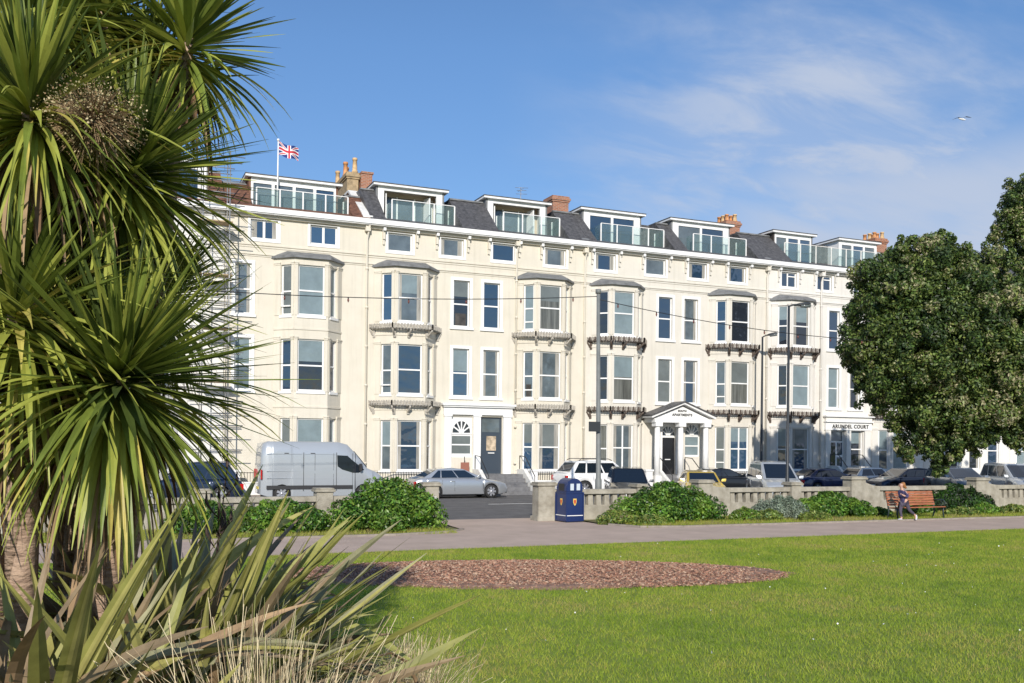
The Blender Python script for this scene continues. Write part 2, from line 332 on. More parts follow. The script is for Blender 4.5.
# ------------------------------------------------------------------ terrace
YF = 46.0
FRONT = Fr((0,YF),(1,0))
def wall_holes(b, F, a0,a1,z0,z1, holes, m, depth=.16):
    A = sorted({a0,a1,*[h[0] for h in holes],*[h[1] for h in holes]}); Z = sorted({z0,z1,*[h[2] for h in holes],*[h[3] for h in holes]})
    for i in range(len(A)-1):
        for j in range(len(Z)-1):
            am_, zm = (A[i]+A[i+1])/2, (Z[j]+Z[j+1])/2
            if any(h[0]<am_<h[1] and h[2]<zm<h[3] for h in holes): continue
            b.add([F.P(A[i],0,Z[j]),F.P(A[i+1],0,Z[j]),F.P(A[i+1],0,Z[j+1]),F.P(A[i],0,Z[j+1])], [(0,1,2,3)], m)
    for h in holes:
        q = [(h[0],h[2]),(h[1],h[2]),(h[1],h[3]),(h[0],h[3])]
        for k in range(4):
            (a,z),(c,w) = q[k],q[(k+1)%4]
            b.add([F.P(a,0,z),F.P(a,-depth,z),F.P(c,-depth,w),F.P(c,0,w)], [(0,1,2,3)], m)
def window(root, F, a0,a1,z0,z1, style='sash', pane=None, frame=None, d=-.10, rnd=random):
    fm = frame or white; b = MB(); t = .065
    f = lambda *q: b.fbox(F,*q,fm)
    f(a0,a0+t,d-.06,d,z0,z1); f(a1-t,a1,d-.06,d,z0,z1); f(a0+t,a1-t,d-.06,d,z0,z0+t+.02); f(a0+t,a1-t,d-.06,d,z1-t,z1)
    h = z1-z0; w = a1-a0; am_ = (a0+a1)/2
    if style == 'sash': f(a0+t,a1-t,d-.055,d+.005,z0+h*.48,z0+h*.48+.07)
    if style == 'vent':
        f(a0+t,a1-t,d-.055,d+.005,z0+h*.46,z0+h*.46+.07); f(a0+t,a1-t,d-.055,d+.005,z0+h*.17,z0+h*.17+.06)
    if style == 'pair': f(am_-.055,am_+.055,d-.055,d+.005,z0+t+.02,z1-t)
    if style == 'odd':
        f(a0+w*.42,a0+w*.42+.08,d-.055,d+.005,z0+t+.02,z1-t); f(a0+w*.42+.08,a1-t,d-.055,d+.005,z1-.26,z1-.2)
    if style == 'cross':
        f(am_-.04,am_+.04,d-.055,d+.003,z0+t+.02,z1-t); f(a0+t,am_-.04,d-.055,d+.005,z0+h*.48,z0+h*.48+.07); f(am_+.04,a1-t,d-.055,d+.005,z0+h*.48,z0+h*.48+.07)
    if style == 'open':    # top light pushed out
        f(a0+t,a1-t,d-.055,d+.005,z0+h*.46,z0+h*.46+.07); f(a0+t,a1-t,d-.055,d+.09,z0+h*.17,z0+h*.17+.06); f(a0,a0+.04,d,d+.09,z0+h*.17,z0+h*.46)
    wn = b.build('window', root)
    g = MB(); pm = pane or rnd.choice([glasses[q] for q in (0,0,0,1,2,2,3,3,3,4,4,5,5,6)])
    g.fbox(F,a0+t,a1-t,d-.045,d-.03,z0+t+.02,z1-t,pm)
    # a blind or curtain part of the way down behind some panes is seen as a second tone
    if rnd.random() < .35 and style in ('sash','cross','vent') and pm is not glasses[4]:
        k = rnd.uniform(.3,.5); g.fbox(F,a0+t,a1-t,d-.03,d-.026,z1-t-(h*k),z1-t,glasses[rnd.choice((3,4,5))])
    if rnd.random() < .45 and w > .7 and pm not in (glasses[4], glasses[5], glasses[6]):
        for x0, x1 in ((a0+t, a0+t+w*rnd.uniform(.1,.2)), (a1-t-w*rnd.uniform(.1,.2), a1-t)): g.fbox(F,x0,x1,d-.029,d-.024,z0+t+.02,z1-t,curtain_m)
    elif rnd.random() < .35 and style in ('sash','vent') and pm in (glasses[0],glasses[3]): g.fbox(F,a0+t+.08,a1-t-.08,d-.029,d-.025,z0+t+.02,z0+h*.3,room_m)
    g.build('pane', wn)
    return wn
FL = [(1.18,3.66),(4.93,7.38),(8.48,10.85)]
def bay(root, c, wall_m, rr, grd_style='sash', balcony=None, panes=None):
    hw, pr = .80, .80
    facets = [(Fr((c-hw-pr,YF),(1,-1)), pr*math.sqrt(2), .38, .95), (Fr((c-hw,YF-pr),(1,0)), hw*2, hw-.62, hw+.62), (Fr((c+hw,YF-pr),(1,1)), pr*math.sqrt(2), .18, .75)]
    b = MB(); cap = MB()
    for k, (F, L, w0, w1) in enumerate(facets):
        holes = [(w0,w1,z0,z1) for z0,z1 in FL]
        wall_holes(b, F, 0, L, 0, 11.15, holes, wall_m)
        for i, (z0,z1) in enumerate(FL):
            st = 'sash' if k != 0 else rr.choice(('sash','vent','sash','open'))
            if k == 1 and i == 0 and grd_style == 'cross': st = 'cross'
            pm = panes[i] if panes and k == 1 else None
            window(root, F, w0, w1, z0, z1, st, pm, rnd=rr)
            cap.fbox(F, w0-.06, w1+.06, .0, .05, z0-.12, z0-.003, white)           # sill
            for a, e in ((0.0, w0), (w1, L)):                                        # capitals on the piers
                cap.fbox(F, a+.02, e-.012, .002, .05, z1-.02, z1+.05, wall_m); cap.fbox(F, a, e, .002, .075, z1+.053, z1+.11, wall_m)
                cap.fbox(F, a+.03, e-.02, .002, .03, z0-.003, z1-.023, wall_m)
        for z in (.55, 4.15, 7.8): cap.fbox(F, 0, L, .0, .035, z, z+.08, wall_m)
    bo = b.build('bay', root); cap.build('bay_trim', bo, recalc=True)
    r = MB(); e = .16; P = [(c-hw-pr-e,YF),(c-hw-e*.5,YF-pr-e),(c+hw+e*.5,YF-pr-e),(c+hw+pr+e,YF)]
    r.add([(x,y,11.15) for x,y in P]+[(x,y,11.25) for x,y in P]+[(c-1.0,YF,11.58),(c+1.0,YF,11.58)], [(0,1,2,3),(0,1,5,4),(1,2,6,5),(2,3,7,6),(4,5,8),(5,6,9,8),(6,7,9),(4,8,9,7),(0,4,7,3)], lead)
    r.build('bay_roof', bo)
    if balcony:
        for z in (4.36, 8.1): balcony_mesh(root, c, z, balcony)
def balcony_mesh(root, c, z, style):
    g = MB(); m = ironw if style == 'pale' else rust
    P = [(c-1.84,YF-.02),(c-1.02,YF-1.18),(c+1.02,YF-1.18),(c+1.84,YF-.02)]; Q = [(c-1.62,YF),(c-.82,YF-.84),(c+.82,YF-.84),(c+1.62,YF)]
    for i in range(3):
        a, e = Vector((*P[i],0)), Vector((*P[i+1],0)); a2, e2 = Vector((*Q[i],0)), Vector((*Q[i+1],0)); n = 13 if i == 1 else 9
        g.tube([a+Vector((0,0,z+.05)), e+Vector((0,0,z+.05))], .03, m, 6); g.tube([a.lerp(a2,.5)+Vector((0,0,z)), e.lerp(e2,.5)+Vector((0,0,z))], .02, m, 5)
        g.tube([a+Vector((0,0,z+.2)), e+Vector((0,0,z+.2))], .018, m, 5)
        for k in range(n+1):
            p, q = a.lerp(e,k/n), a2.lerp(e2,k/n)
            g.tube([p+Vector((0,0,z)), q+Vector((0,0,z))], .025, m, 4)
            g.box(p.x-.03,p.x+.03,p.y-.03,p.y+.03,z+.02,z+.26,m if style=='pale' or k%2 else ironw)
            if k < n:
                p2 = a.lerp(e,(k+1)/n); g.tube([p+Vector((0,0,z+.06)), p2+Vector((0,0,z+.2))], .012, m, 4); g.tube([p+Vector((0,0,z+.2)), p2+Vector((0,0,z+.06))], .012, m, 4)
    bo = g.build('balcony', root, recalc=False)
    for (x0,y0),(x1,y1) in ((Q[0],P[0]),(Q[1],P[1]),((c-.1,YF-.84),(c-.1,YF-1.26)),(Q[2],P[2]),((c+1.66,YF),P[3])):
        s = MB(); s.tube([(x0,y0,z-.32),(x0*.7+x1*.3,y0*.7+y1*.3,z-.27),(x0*.3+x1*.7,y0*.3+y1*.7,z-.12),(x1,y1,z-.02)], [.04,.055,.05,.05], m, 6)
        s.box(x0-.06,x0+.06,y0-.06,y0+.02,z-.4,z-.02,m)
        s.build('bracket', bo)
def surround(b, F, a0,a1,z0,z1, m=None, w=.15):
    m = m or white
    b.fbox(F,a0-w,a0-.002,0,.035,z0-.02,z1+w,m); b.fbox(F,a1+.002,a1+w,0,.035,z0-.02,z1+w,m); b.fbox(F,a0-.002,a1+.002,0,.035,z1+.002,z1+w,m)
    b.fbox(F,a0-w-.05,a1+w+.05,0,.09,z0-.13,z0-.024,m)
def house(u0, u1, label, wall_m, bays, pairs, attic, extra_holes=(), balcony='pale', hood=True, roofm=None, seed=1, attic_style='single', low_z=0, ridge=15.45, grd='sash', cuts=()):
    rr = random.Random(seed); root = empty('terraced_house', (u0,YF,0), label, 'house', 'terrace of seafront houses')
    holes = []; b = MB(); tr = MB()
    for a in attic: holes.append((a[0],a[1],12.02,12.93))
    for a in pairs:
        for z0,z1 in FL[1:]: holes.append((a[0],a[1],z0,z1))
    holes += list(extra_holes)
    wall_holes(b, FRONT, u0, u1, 0, 13.42, holes, wall_m)
    b.box(u0+.01,u1-.01,YF+.4,YF+10,0,13.3,wall_m)
    b.build('wall', root)
    for a in attic:
        window(root, FRONT, a[0],a[1],12.02,12.93, attic_style, glasses[rr.choice((1,2,2,3))], rnd=rr)
        tr.fbox(FRONT,a[0]-.12,a[0]-.002,0,.03,11.9,12.96,white); tr.fbox(FRONT,a[1]+.002,a[1]+.12,0,.03,11.9,12.96,white); tr.fbox(FRONT,a[0]-.002,a[1]+.002,0,.03,11.9,12.016,white); tr.fbox(FRONT,a[0]-.002,a[1]+.002,0,.03,12.935,12.96,white)
        if hood:
            for e in (a[0]-.3, a[1]+.16):
                tr.fbox(FRONT,e,e+.13,0,.30,12.95,13.1,white); tr.fbox(FRONT,e+.01,e+.12,0,.16,12.55,12.947,wall_m); tr.fbox(FRONT,e+.02,e+.11,0,.09,12.3,12.547,wall_m)
    for a in pairs:
        for z0,z1 in FL[1:]: window(root, FRONT, a[0],a[1],z0,z1,'sash',rnd=rr); surround(tr, FRONT, a[0],a[1],z0,z1)
    for z, h, p in ((11.72,.07,.05),(11.62,.06,.03),(11.28,.06,.05),(11.2,.05,.03)): tr.fbox(FRONT,u0,u1,0,p,z,z+h,wall_m)
    tr.fbox(FRONT,u0,u1,0,.16,13.02,13.14,wall_m)
    tr.build('moulding', root)
    g = MB(); g.fbox(FRONT,u0,u1,0,.40,13.143,13.19,white); g.fbox(FRONT,u0+.004,u1-.004,.37,.46,13.193,13.42,white); g.fbox(FRONT,u0+.01,u1-.01,.0,.369,13.193,13.30,lead)
    g.build('gutter', root)
    for c in bays: bay(root, c, wall_m, rr, grd, balcony)
    rm = roofm or slate
    r = MB(); e = [u0+.005]+[v for c_ in cuts for v in c_]+[u1-.005]
    for k in range(len(e)-1):
        if k%2 == 0:
            r.prism([(YF-.33,13.41),(YF+2.0,ridge),(YF+10,ridge),(YF+10,13.31),(YF-.33,13.31)], e[k], e[k+1], rm, 'x'); r.box(e[k]+.01,e[k+1]-.01,YF+1.9,YF+2.1,ridge-.03,ridge+.05,lead)
        else:
            r.prism([(YF-.33,13.41),(YF+.45,13.73),(YF+10,13.73),(YF+10,13.31),(YF-.33,13.31)], e[k]+.001, e[k+1]-.001, rm, 'x'); r.box(e[k]+.002,e[k+1]-.002,YF+2.6,YF+9.9,13.74,ridge-.01,rm)
    r.build('roof', root)
    return root, rr
def chimney(root, u, mfront, mside, n, ytop=16.55, y0=49.5, y1=51.0, w=.95, pots=True, stone_side=False, tall=.45):
    b = MB(); b.box(u,u+w,y0,y1,13.5,ytop-.35,mfront); b.box(u-.05,u+w+.05,y0-.05,y1+.05,ytop-.348,ytop-.25,mfront); b.box(u-.1,u+w+.1,y0-.1,y1+.1,ytop-.248,ytop-.12,mfront); b.box(u-.04,u+w+.04,y0-.04,y1+.04,ytop-.118,ytop,mfront)
    c = b.build('chimney', root)
    if pots:
        pm = mat('clay_pot', (.55,.26,.11), .8, .3, 4)
        pm2 = mat('pale_pot', (.62,.42,.22), .8, .3, 4)
        for k in range(n):
            x = u+w*(.27 if k%2 else .73); y = y0+.15+(y1-y0-.3)*k/max(1,n-1); p = MB()
            p.tube([(x,y,ytop),(x,y,ytop+tall*.15),(x,y,ytop+tall*.18),(x,y,ytop+tall*.85),(x,y,ytop+tall*.86),(x,y,ytop+tall)], [.17,.16,.13,.11,.14,.13], pm if k%3 else pm2, 10)
            p.build('chimney_pot', c)
    return c
def parapet(root, u, hi=15.6, w=.36, m=None):
    b = MB(); poly = [(YF-.1,13.42),(YF+.35,13.75),(YF+3.1,hi),(YF+6,hi),(YF+6,13.2),(YF-.1,13.2)]
    b.prism(poly, u-w/2, u+w/2, m or brickm, 'x')
    b.prism([(YF-.15,13.46),(YF+.32,13.80),(YF+3.1,hi+.05),(YF+6,hi+.05),(YF+6,hi+.16),(YF+3.05,hi+.16),(YF+.28,13.91),(YF-.15,13.58)], u-w/2-.07, u+w/2+.07, offwhite if m is None else lead, 'x')
    b.build('party_wall_parapet', root)
def rail_glass(root, u0, u1, y0=46.95, z0=13.8, z1=14.82, ret=1.0, postm=None):
    pm = postm or white; b = MB(); g = MB(); n = max(2,round((u1-u0)/1.15))
    for k in range(n+1):
        u = u0+(u1-u0)*k/n; b.box(u-.03,u+.03,y0-.03,y0+.03,z0-.15,z1,pm)
        if k < n: g.box(u+.04,u0+(u1-u0)*(k+1)/n-.04,y0-.008,y0+.008,z0+.04,z1-.03,glassrail)
    b.box(u0,u1,y0-.02,y0+.02,z1+.001,z1+.035,pm)
    for u in (u0,u1): b.box(u-.03,u+.03,y0+ret-.06,y0+ret,z0-.15,z1,pm); g.box(u-.008,u+.008,y0+.04,y0+ret-.07,z0+.04,z1-.03,glassrail)
    o = b.build('terrace_railing', root); g.build('glass_panel', o)
def dormer(root, u0, u1, kind, yf=47.6, z0=13.75, z1=15.62, cheek=None, rnd=random):
    ck = cheek or lead; b = MB(); F = Fr((0,yf),(1,0))
    deck = MB(); deck.box(u0+.06,u1+.5,46.72,yf-.01,13.6,13.76,lead); deck.build('terrace_deck', root)
    pw = .42
    if kind == 'open':
        b.box(u0,u0+.1,yf,yf+3,z0,z1,ck); b.box(u1-.1,u1,yf,yf+3,z0,z1,ck)
        b.box(u0+.101,u0+pw,yf,yf+.15,z0,z1,white); b.box(u1-pw,u1-.101,yf,yf+.15,z0,z1,white)
        b.box(u0+pw,u1-pw,yf,yf+.12,z1-.2,z1,white)
        b.box(u0+.1,u1-.1,yf+.9,yf+1.0,z0,z1,mat('cream_inner',(.62,.50,.38),.8)); b.box(u0+.1,u1-.1,yf+.15,yf+.9,z1-.06,z1-.02,mat('soffit_board',(.62,.52,.42),.8))
        b.box(u0+.1,u0+.2,yf+.16,yf+.9,z0,z1-.07,white); b.box(u1-.2,u1-.1,yf+.16,yf+.9,z0,z1-.07,white)
    else:
        b.box(u0,u0+.1,yf,yf+3,z0,z1,ck); b.box(u1-.1,u1,yf,yf+3,z0,z1,ck); e = pw if kind == 'slide' else .14
        b.box(u0+.101,u0+e,yf-.02,yf+.15,z0,z1,white); b.box(u1-e,u1-.101,yf-.02,yf+.15,z0,z1,white)
        b.box(u0+e,u1-e,yf-.01,yf+.12,z1-.25,z1,white); b.box(u0+e,u1-e,yf-.01,yf+.12,z0,z0+.06,white)
    bo = b.build('dormer', root)
    r = MB(); r.box(u0-.18,u1+.18,yf-.22,yf+3.2,z1+.002,z1+.10,white); r.box(u0-.2,u1+.2,yf-.24,yf+3.2,z1+.102,z1+.15,slate); r.build('dormer_roof', bo)
    w = MB(); g = MB()
    if kind == 'open':
        y = yf+.86; g.box(u0+.4,u1-.4,y,y+.02,z0+.1,z1-.3,glasses[3])
        for k in range(4): x = u0+.4+(u1-u0-.8)*k/3; w.box(x-.04,x+.04,y-.03,y-.001,z0+.05,z1-.25,white)
        for s_, x in ((1,u0+.55),(-1,u1-.75)):      # folded door leaves
            w.hexa([(x,yf+.2,z0+.05),(x+.06,yf+.2,z0+.05),(x+.06+.12*s_,yf+.8,z0+.05),(x+.12*s_,yf+.8,z0+.05),(x,yf+.2,z1-.25),(x+.06,yf+.2,z1-.25),(x+.06+.12*s_,yf+.8,z1-.25),(x+.12*s_,yf+.8,z1-.25)], white)
    else:
        e = pw if kind == 'slide' else .14; n = {'slide':2,'three':3,'four':4}[kind]
        pm = glasses[1] if kind == 'three' else glasses[2]
        for k in range(n):
            a0, a1 = u0+e+(u1-u0-2*e)*k/n, u0+e+(u1-u0-2*e)*(k+1)/n
            g.box(a0+.05,a1-.05,yf+.04,yf+.06,z0+.07,z1-.26,rnd.choice((pm,glasses[2],glasses[3])) )
            w.box(a0,a0+.07,yf-.03,yf+.03,z0+.061,z1-.251,white); w.box(a1-.07,a1,yf-.03,yf+.03,z0+.061,z1-.251,white)
    wo = w.build('dormer_window', bo)
    g.build('dormer_glass', bo)
    return bo
def drainpipe(root, u, m, z0=.2, z1=13.0, y=YF-.09):
    b = MB(); b.tube([(u,y,z0),(u,y,z1-.5),(u+.05,y-.05,z1-.25),(u+.05,y-.25,z1+.12)], .055, m, 8)
    for z in np.arange(1.5,z1-.6,1.9): b.tube([(u,y,z),(u,y,z+.1)], .075, m, 8)
    b.box(u-.12,u+.12,y-.2,y+.05,z1-.15,z1+.1,m); b.build('drainpipe', root)
def fanlight(b, F, a0,a1,z0,d, fm, gm_, h=None):
    c = (a0+a1)/2; r = (a1-a0)/2; n = 12; zc = z0
    pts = [(a0,z0)]+[(c-r*math.cos(math.pi*k/n), zc+r*1.25*math.sin(math.pi*k/n)) for k in range(1,n)]+[(a1,z0)]
    b.add([F.P(a,d,z) for a,z in pts], [tuple(range(len(pts)))], gm_)
    for k in range(1,6):
        w = math.pi*k/6; ex, ez = c-r*math.cos(w), zc+r*1.25*math.sin(w)
        nx, nz = math.sin(w)*.035, math.cos(w)*.035
        b.add([F.P(c-nx,d+.012,zc+nz*-1),F.P(c+nx,d+.012,zc+nz),F.P(ex+nx,d+.012,ez+nz),F.P(ex-nx,d+.012,ez-nz)], [(0,1,2,3)], fm)
    b.fbox(F,c-.14,c+.14,d+.001,d+.02,z0,z0+.17,fm)
def text(s, size, loc, m, parent, name='lettering', bold=.006):
    c = bpy.data.curves.new('t','FONT'); c.body = s; c.size = size; c.align_x = 'CENTER'; c.extrude = .012; c.offset = bold; c.space_character = 1.15
    o = bpy.data.objects.new('t', c); COL.objects.link(o); bpy.context.view_layer.update()
    me = bpy.data.meshes.new_from_object(o.evaluated_get(bpy.context.evaluated_depsgraph_get())); bpy.data.objects.remove(o)
    me.materials.clear(); me.materials.append(m); t = bpy.data.objects.new(name, me); COL.objects.link(t); t.parent = parent
    og = ORIG[parent.name]; t.location = (loc[0]-og[0],loc[1]-og[1],loc[2]-og[2]); t.rotation_euler = (R(90),0,0); return t
def steps(root, u0,u1, ztop, ybase=45.98, n=5, tread=.3):
    b = MB(); m = mat('step_stone',(.16,.16,.165),.8,.2,5)
    b.box(u0,u1,ybase-.9,ybase,0,ztop,m)
    for k in range(n-1):
        z = ztop*(n-1-k)/n; b.box(u0,u1,ybase-.9-tread*(k+1),ybase-.9-tread*k-.001,0,z,m)
    o = b.build('front_steps', root)
    for u in (u0-.12,u1+.12):
        h = MB()
        h.prism([(ybase,0),(ybase,ztop+.25),(ybase-.9,ztop+.25),(ybase-.9-tread*(n-1),.45),(ybase-.9-tread*(n-1),0)], u-.1,u+.1, offwhite,'x')
        h.tube([(u,ybase-.2,ztop+.25),(u,ybase-.2,ztop+.95),(u,ybase-.9,ztop+.9),(u,ybase-.9-tread*(n-1),.95),(u,ybase-.9-tread*(n-1),.45)], .025, blackm, 6)
        h.build('handrail', root)
    return o

# house A: red roof and one bay
A, rA = house(5.2, 12.0, 'cream house with brown tiled roof, no balconies and union flag above its glazed top floor', cream, [9.05], [(5.66,6.41)], [(6.34,7.6),(9.12,10.42)], balcony=None, hood=False, roofm=tile, seed=3, attic_style='pair', ridge=15.0, cuts=[(6.4,11.15)])
dormer(A, 6.4, 10.7, 'four', yf=47.2, z0=13.7, z1=15.2, cheek=tile, rnd=rA); rail_glass(A, 6.7, 11.1, 46.75, 13.72, 14.62)
parapet(A, 11.9, 15.45); chimney(A, 11.8, buff, buff, 4, 16.8, 49.9, 53.0, .6, tall=.8); b = MB(); b.box(12.505,13.1,49.7,52.6,13.5,16.75,brickm); b.box(12.508,13.16,49.65,52.65,16.752,16.86,brickm); b.build('chimney', A)
drainpipe(A, 11.88, cream)
# house B
DB = [(17.95,19.15,1.0,3.93),(16.36,17.5,1.85,3.93)]
B, rB = house(12.0, 24.0, 'cream twin house with dark blue door under a flat white porch', cream, [13.9,21.5], [(16.4,17.28),(18.05,18.95)], [(12.95,14.2),(15.7,16.93),(18.52,19.78),(21.5,22.75)], DB, 'pale', seed=12, cuts=[(12.8,16.8),(18.8,22.85)])
def entrance_B(root):
    b = MB()
    for a0,a1 in ((15.95,16.33),(17.53,17.92),(19.18,19.62)):
        b.fbox(FRONT,a0,a1,.002,.12,0,3.93,white); b.fbox(FRONT,a0-.03,a1+.03,.002,.17,3.93,4.02,white)
    b.fbox(FRONT,15.9,19.67,.002,.15,4.022,4.4,white); b.fbox(FRONT,15.84,19.73,.002,.28,4.402,4.48,white); b.fbox(FRONT,15.78,19.79,.002,.36,4.482,4.58,white)
    b.fbox(FRONT,16.36,17.5,-.2,-.09,3.02,3.93,white); b.fbox(FRONT,16.36,17.5,-.2,-.08,1.85,1.95,white)
    b.fbox(FRONT,16.33,17.53,.002,.04,0,1.85,cream)
    fanlight(b, FRONT, 16.45,17.41,3.1,-.085,white,glasses[0])
    e = b.build('porch', root)
    window(root, FRONT, 16.36,17.5,1.95,3.0,'sash',glasses[5])
    d_ = MB(); bl = mat('door_blue',(.045,.06,.08),.4)
    d_.fbox(FRONT,17.95,19.15,-.2,-.12,1.0,3.93,bl); d_.fbox(FRONT,18.07,19.03,-.118,-.11,3.15,3.83,glasses[3]); d_.fbox(FRONT,18.32,18.85,-.118,-.10,2.2,2.95,mat('door_glass',(.45,.36,.26),.2,.5,3)); d_.fbox(FRONT,18.07,19.03,-.119,-.105,1.15,2.0,bl)
    do = d_.build('front_door', root); k = MB(); k.fbox(FRONT,18.4,18.75,-.1,-.06,2.05,2.1,white); k.build('letterbox', do)
    steps(root, 17.7, 19.95, 1.0, 45.98)
    s = MB(); s.tube([(16.9,45.5,0),(16.9,45.5,1.9)], .02, blackm, 6); s.box(16.7,17.15,45.48,45.51,1.0,1.6,mat('sign_brown',(.3,.12,.08),.6)); 
    so_ = tag(s.build('notice_board', None), 'small brown notice board on a thin post beside the blue door', 'notice board')
entrance_B(B)
dormer(B, 12.75, 16.4, 'open', rnd=rB); rail_glass(B, 13.4, 16.75); dormer(B, 18.75, 22.35, 'open', rnd=rB); rail_glass(B, 19.5, 22.8)
parapet(B, 23.85, 15.3, .3, lead); chimney(B, 23.7, brickm, brickm, 0, 16.85, 49.7, 50.9, 1.0, pots=False); drainpipe(B, 23.85, cream)
drainpipe(B, 19.85, cream, 4.7); 
# house C
DC = [(28.82,29.72,.95,3.85),(30.35,31.35,1.95,3.85)]
C, rC = house(24.0, 36.0, 'pale cream house with a gabled white porch on columns and wide glass dormers', cream2, [25.9,33.5], [(28.52,29.42),(30.2,31.12)], [(24.53,25.76),(27.68,28.95),(30.48,31.7),(33.22,34.42)], DC, 'dark', seed=21, grd='cross', cuts=[(24.55,29.45),(30.35,35.15)])
def entrance_C(root):
    b = MB(); y0 = 44.9
    b.box(27.66,31.36,y0-.02,45.99,3.82,4.04,white)
    pz = 4.05; ap = 4.86; c = 29.5
    b.prism([(27.72,pz),(31.28,pz),(c,ap-.14)], y0+.12, 45.98, white)                       # tympanum
    for s_ in (1,-1):                                                                       # raking cornices, white edge and slate cover
        e = c-2.05*s_
        b.prism([(e,pz),(c,ap-.02),(c,ap+.07),(e-.05*s_,pz+.1)], y0-.12, 45.99, white)
        b.prism([(e-.06*s_,pz+.11),(c,ap+.08),(c,ap+.15),(e-.1*s_,pz+.17)], y0-.18, 45.99, slate)
    p = b.build('porch', root)
    for u in (27.95, 29.45, 31.1):
        k = MB(); k.tube([(u,y0+.18,.9),(u,y0+.18,3.6)], [.17,.145], white, 14); k.box(u-.22,u+.22,y0-.03,y0+.4,3.6,3.82,white); k.box(u-.22,u+.22,y0-.04,y0+.4,0,.9,white); k.build('column', p)
    q = MB(); q.fbox(FRONT,28.7,28.818,.002,.06,.9,3.85,white); q.fbox(FRONT,29.722,29.95,.002,.06,.9,3.85,white); q.fbox(FRONT,28.82,29.72,-.2,-.1,3.0,3.85,white); q.fbox(FRONT,30.35,31.35,-.2,-.1,3.13,3.85,white)
    fanlight(q, FRONT, 28.86,29.68,3.12,-.095,white,glasses[0]); fanlight(q, FRONT, 30.4,31.3,3.18,-.095,white,glasses[3]); q.build('door_surround', root)
    window(root, FRONT, 30.35,31.35,1.95,3.12,'sash',glasses[4])
    d_ = MB(); d_.fbox(FRONT,28.82,29.72,-.2,-.12,.95,3.0,mat('door_black',(.012,.012,.015),.25,coat=.5)); d_.fbox(FRONT,29.1,29.45,-.119,-.1,1.75,1.8,white); d_.build('front_door', root)
    bt = mat('sign_black',(.02,.02,.02),.5)
    text('SOUTH', .15, (c, y0+.11, 4.42), bt, p); text('APARTMENTS', .19, (c, y0+.11, 4.19), bt, p)
    steps(root, 28.3, 30.1, .95, 45.98)
entrance_C(C)
dormer(C, 24.5, 28.3, 'slide', rnd=rC); rail_glass(C, 25.35, 29.4); dormer(C, 30.3, 34.4, 'slide', rnd=rC); rail_glass(C, 31.4, 35.1)
parapet(C, 35.9, 15.2, .3, lead); chimney(C, 35.6, brickm, brickm, 6, 16.6, 49.6, 50.9, 1.0); drainpipe(C, 35.88, cream2); 
# house D
DD = [(40.75,41.87,1.3,3.6),(42.3,43.3,1.3,3.6)]
D, rD = house(36.0, 48.0, 'off white house lettered Arundel Court with a flat porch between two doors', pale, [37.85,45.6], [(40.55,41.38),(42.2,43.05)], [(36.97,38.1),(39.63,40.75),(42.45,43.55),(45.1,46.2)], DD, 'dark', seed=33, attic_style='odd', cuts=[(37.65,47.45)])
def entrance_D(root):
    b = MB()
    for a0,a1 in ((40.3,40.68),(41.9,42.25),(43.35,43.8)): b.fbox(FRONT,a0,a1,.002,.14,0,3.6,whiter)
    b.fbox(FRONT,40.25,43.85,.002,.18,3.602,4.08,white); b.fbox(FRONT,40.2,43.9,.002,.3,4.082,4.16,white); b.fbox(FRONT,40.24,43.86,.002,.2,4.162,4.4,whiter); b.fbox(FRONT,40.14,43.96,.002,.34,4.402,4.48,white)
    p = b.build('porch', root); text('ARUNDEL COURT', .31, (42.15, 45.80, 3.73), mat('sign_black',(.02,.02,.02),.5), p)
    d_ = MB(); d_.fbox(FRONT,40.75,41.87,-.2,-.12,1.3,3.6,white); d_.fbox(FRONT,40.85,41.77,-.118,-.1,2.95,3.52,glasses[3]); d_.fbox(FRONT,40.85,41.25,-.118,-.1,1.38,2.85,glasses[0]); d_.fbox(FRONT,41.38,41.77,-.118,-.1,2.1,2.85,glasses[2]); d_.fbox(FRONT,41.38,41.77,-.118,-.1,1.38,1.95,glasses[2])
    d_.build('front_door', root)
    window(root, FRONT, 42.3,43.3,1.3,3.6,'sash',glasses[0])
    steps(root, 40.7, 42.3, 1.2, 45.98)
entrance_D(D)
dormer(D, 37.6, 40.6, 'three', cheek=mat('dark_cheek',(.05,.04,.035),.7), rnd=rD); dormer(D, 42.7, 45.8, 'three', cheek=white, rnd=rD); rail_glass(D, 37.9, 47.4, 46.9, 13.85, 14.9, postm=offwhite)  # left dormer's side cheeks coloured much darker than its front
parapet(D, 47.9, 15.2, .3, lead); chimney(D, 47.6, brickm, brickm, 6, 16.65, 49.6, 51.0, 1.0); drainpipe(D, 39.9, pale)
# house E, mostly behind the tree
E_, rE = house(48.0, 60.0, 'white house at the far end of the terrace, half hidden by the big tree', whiter, [49.9,57.6], [(52.5,53.35),(54.2,55.05)], [(49.0,50.1),(51.6,52.7),(54.4,55.5),(57.1,58.2)], [(52.3,53.3,1.2,3.7),(54.0,55.0,1.2,3.7)], 'dark', seed=41, attic_style='odd', cuts=[(49.85,52.9)])
window(E_, FRONT, 52.3,53.3,1.2,3.7,'sash',glasses[0]); window(E_, FRONT, 54.0,55.0,1.2,3.7,'sash',glasses[2])
dormer(E_, 49.8, 53.0, 'three', cheek=white, rnd=rE); drainpipe(E_, 59.8, whiter)
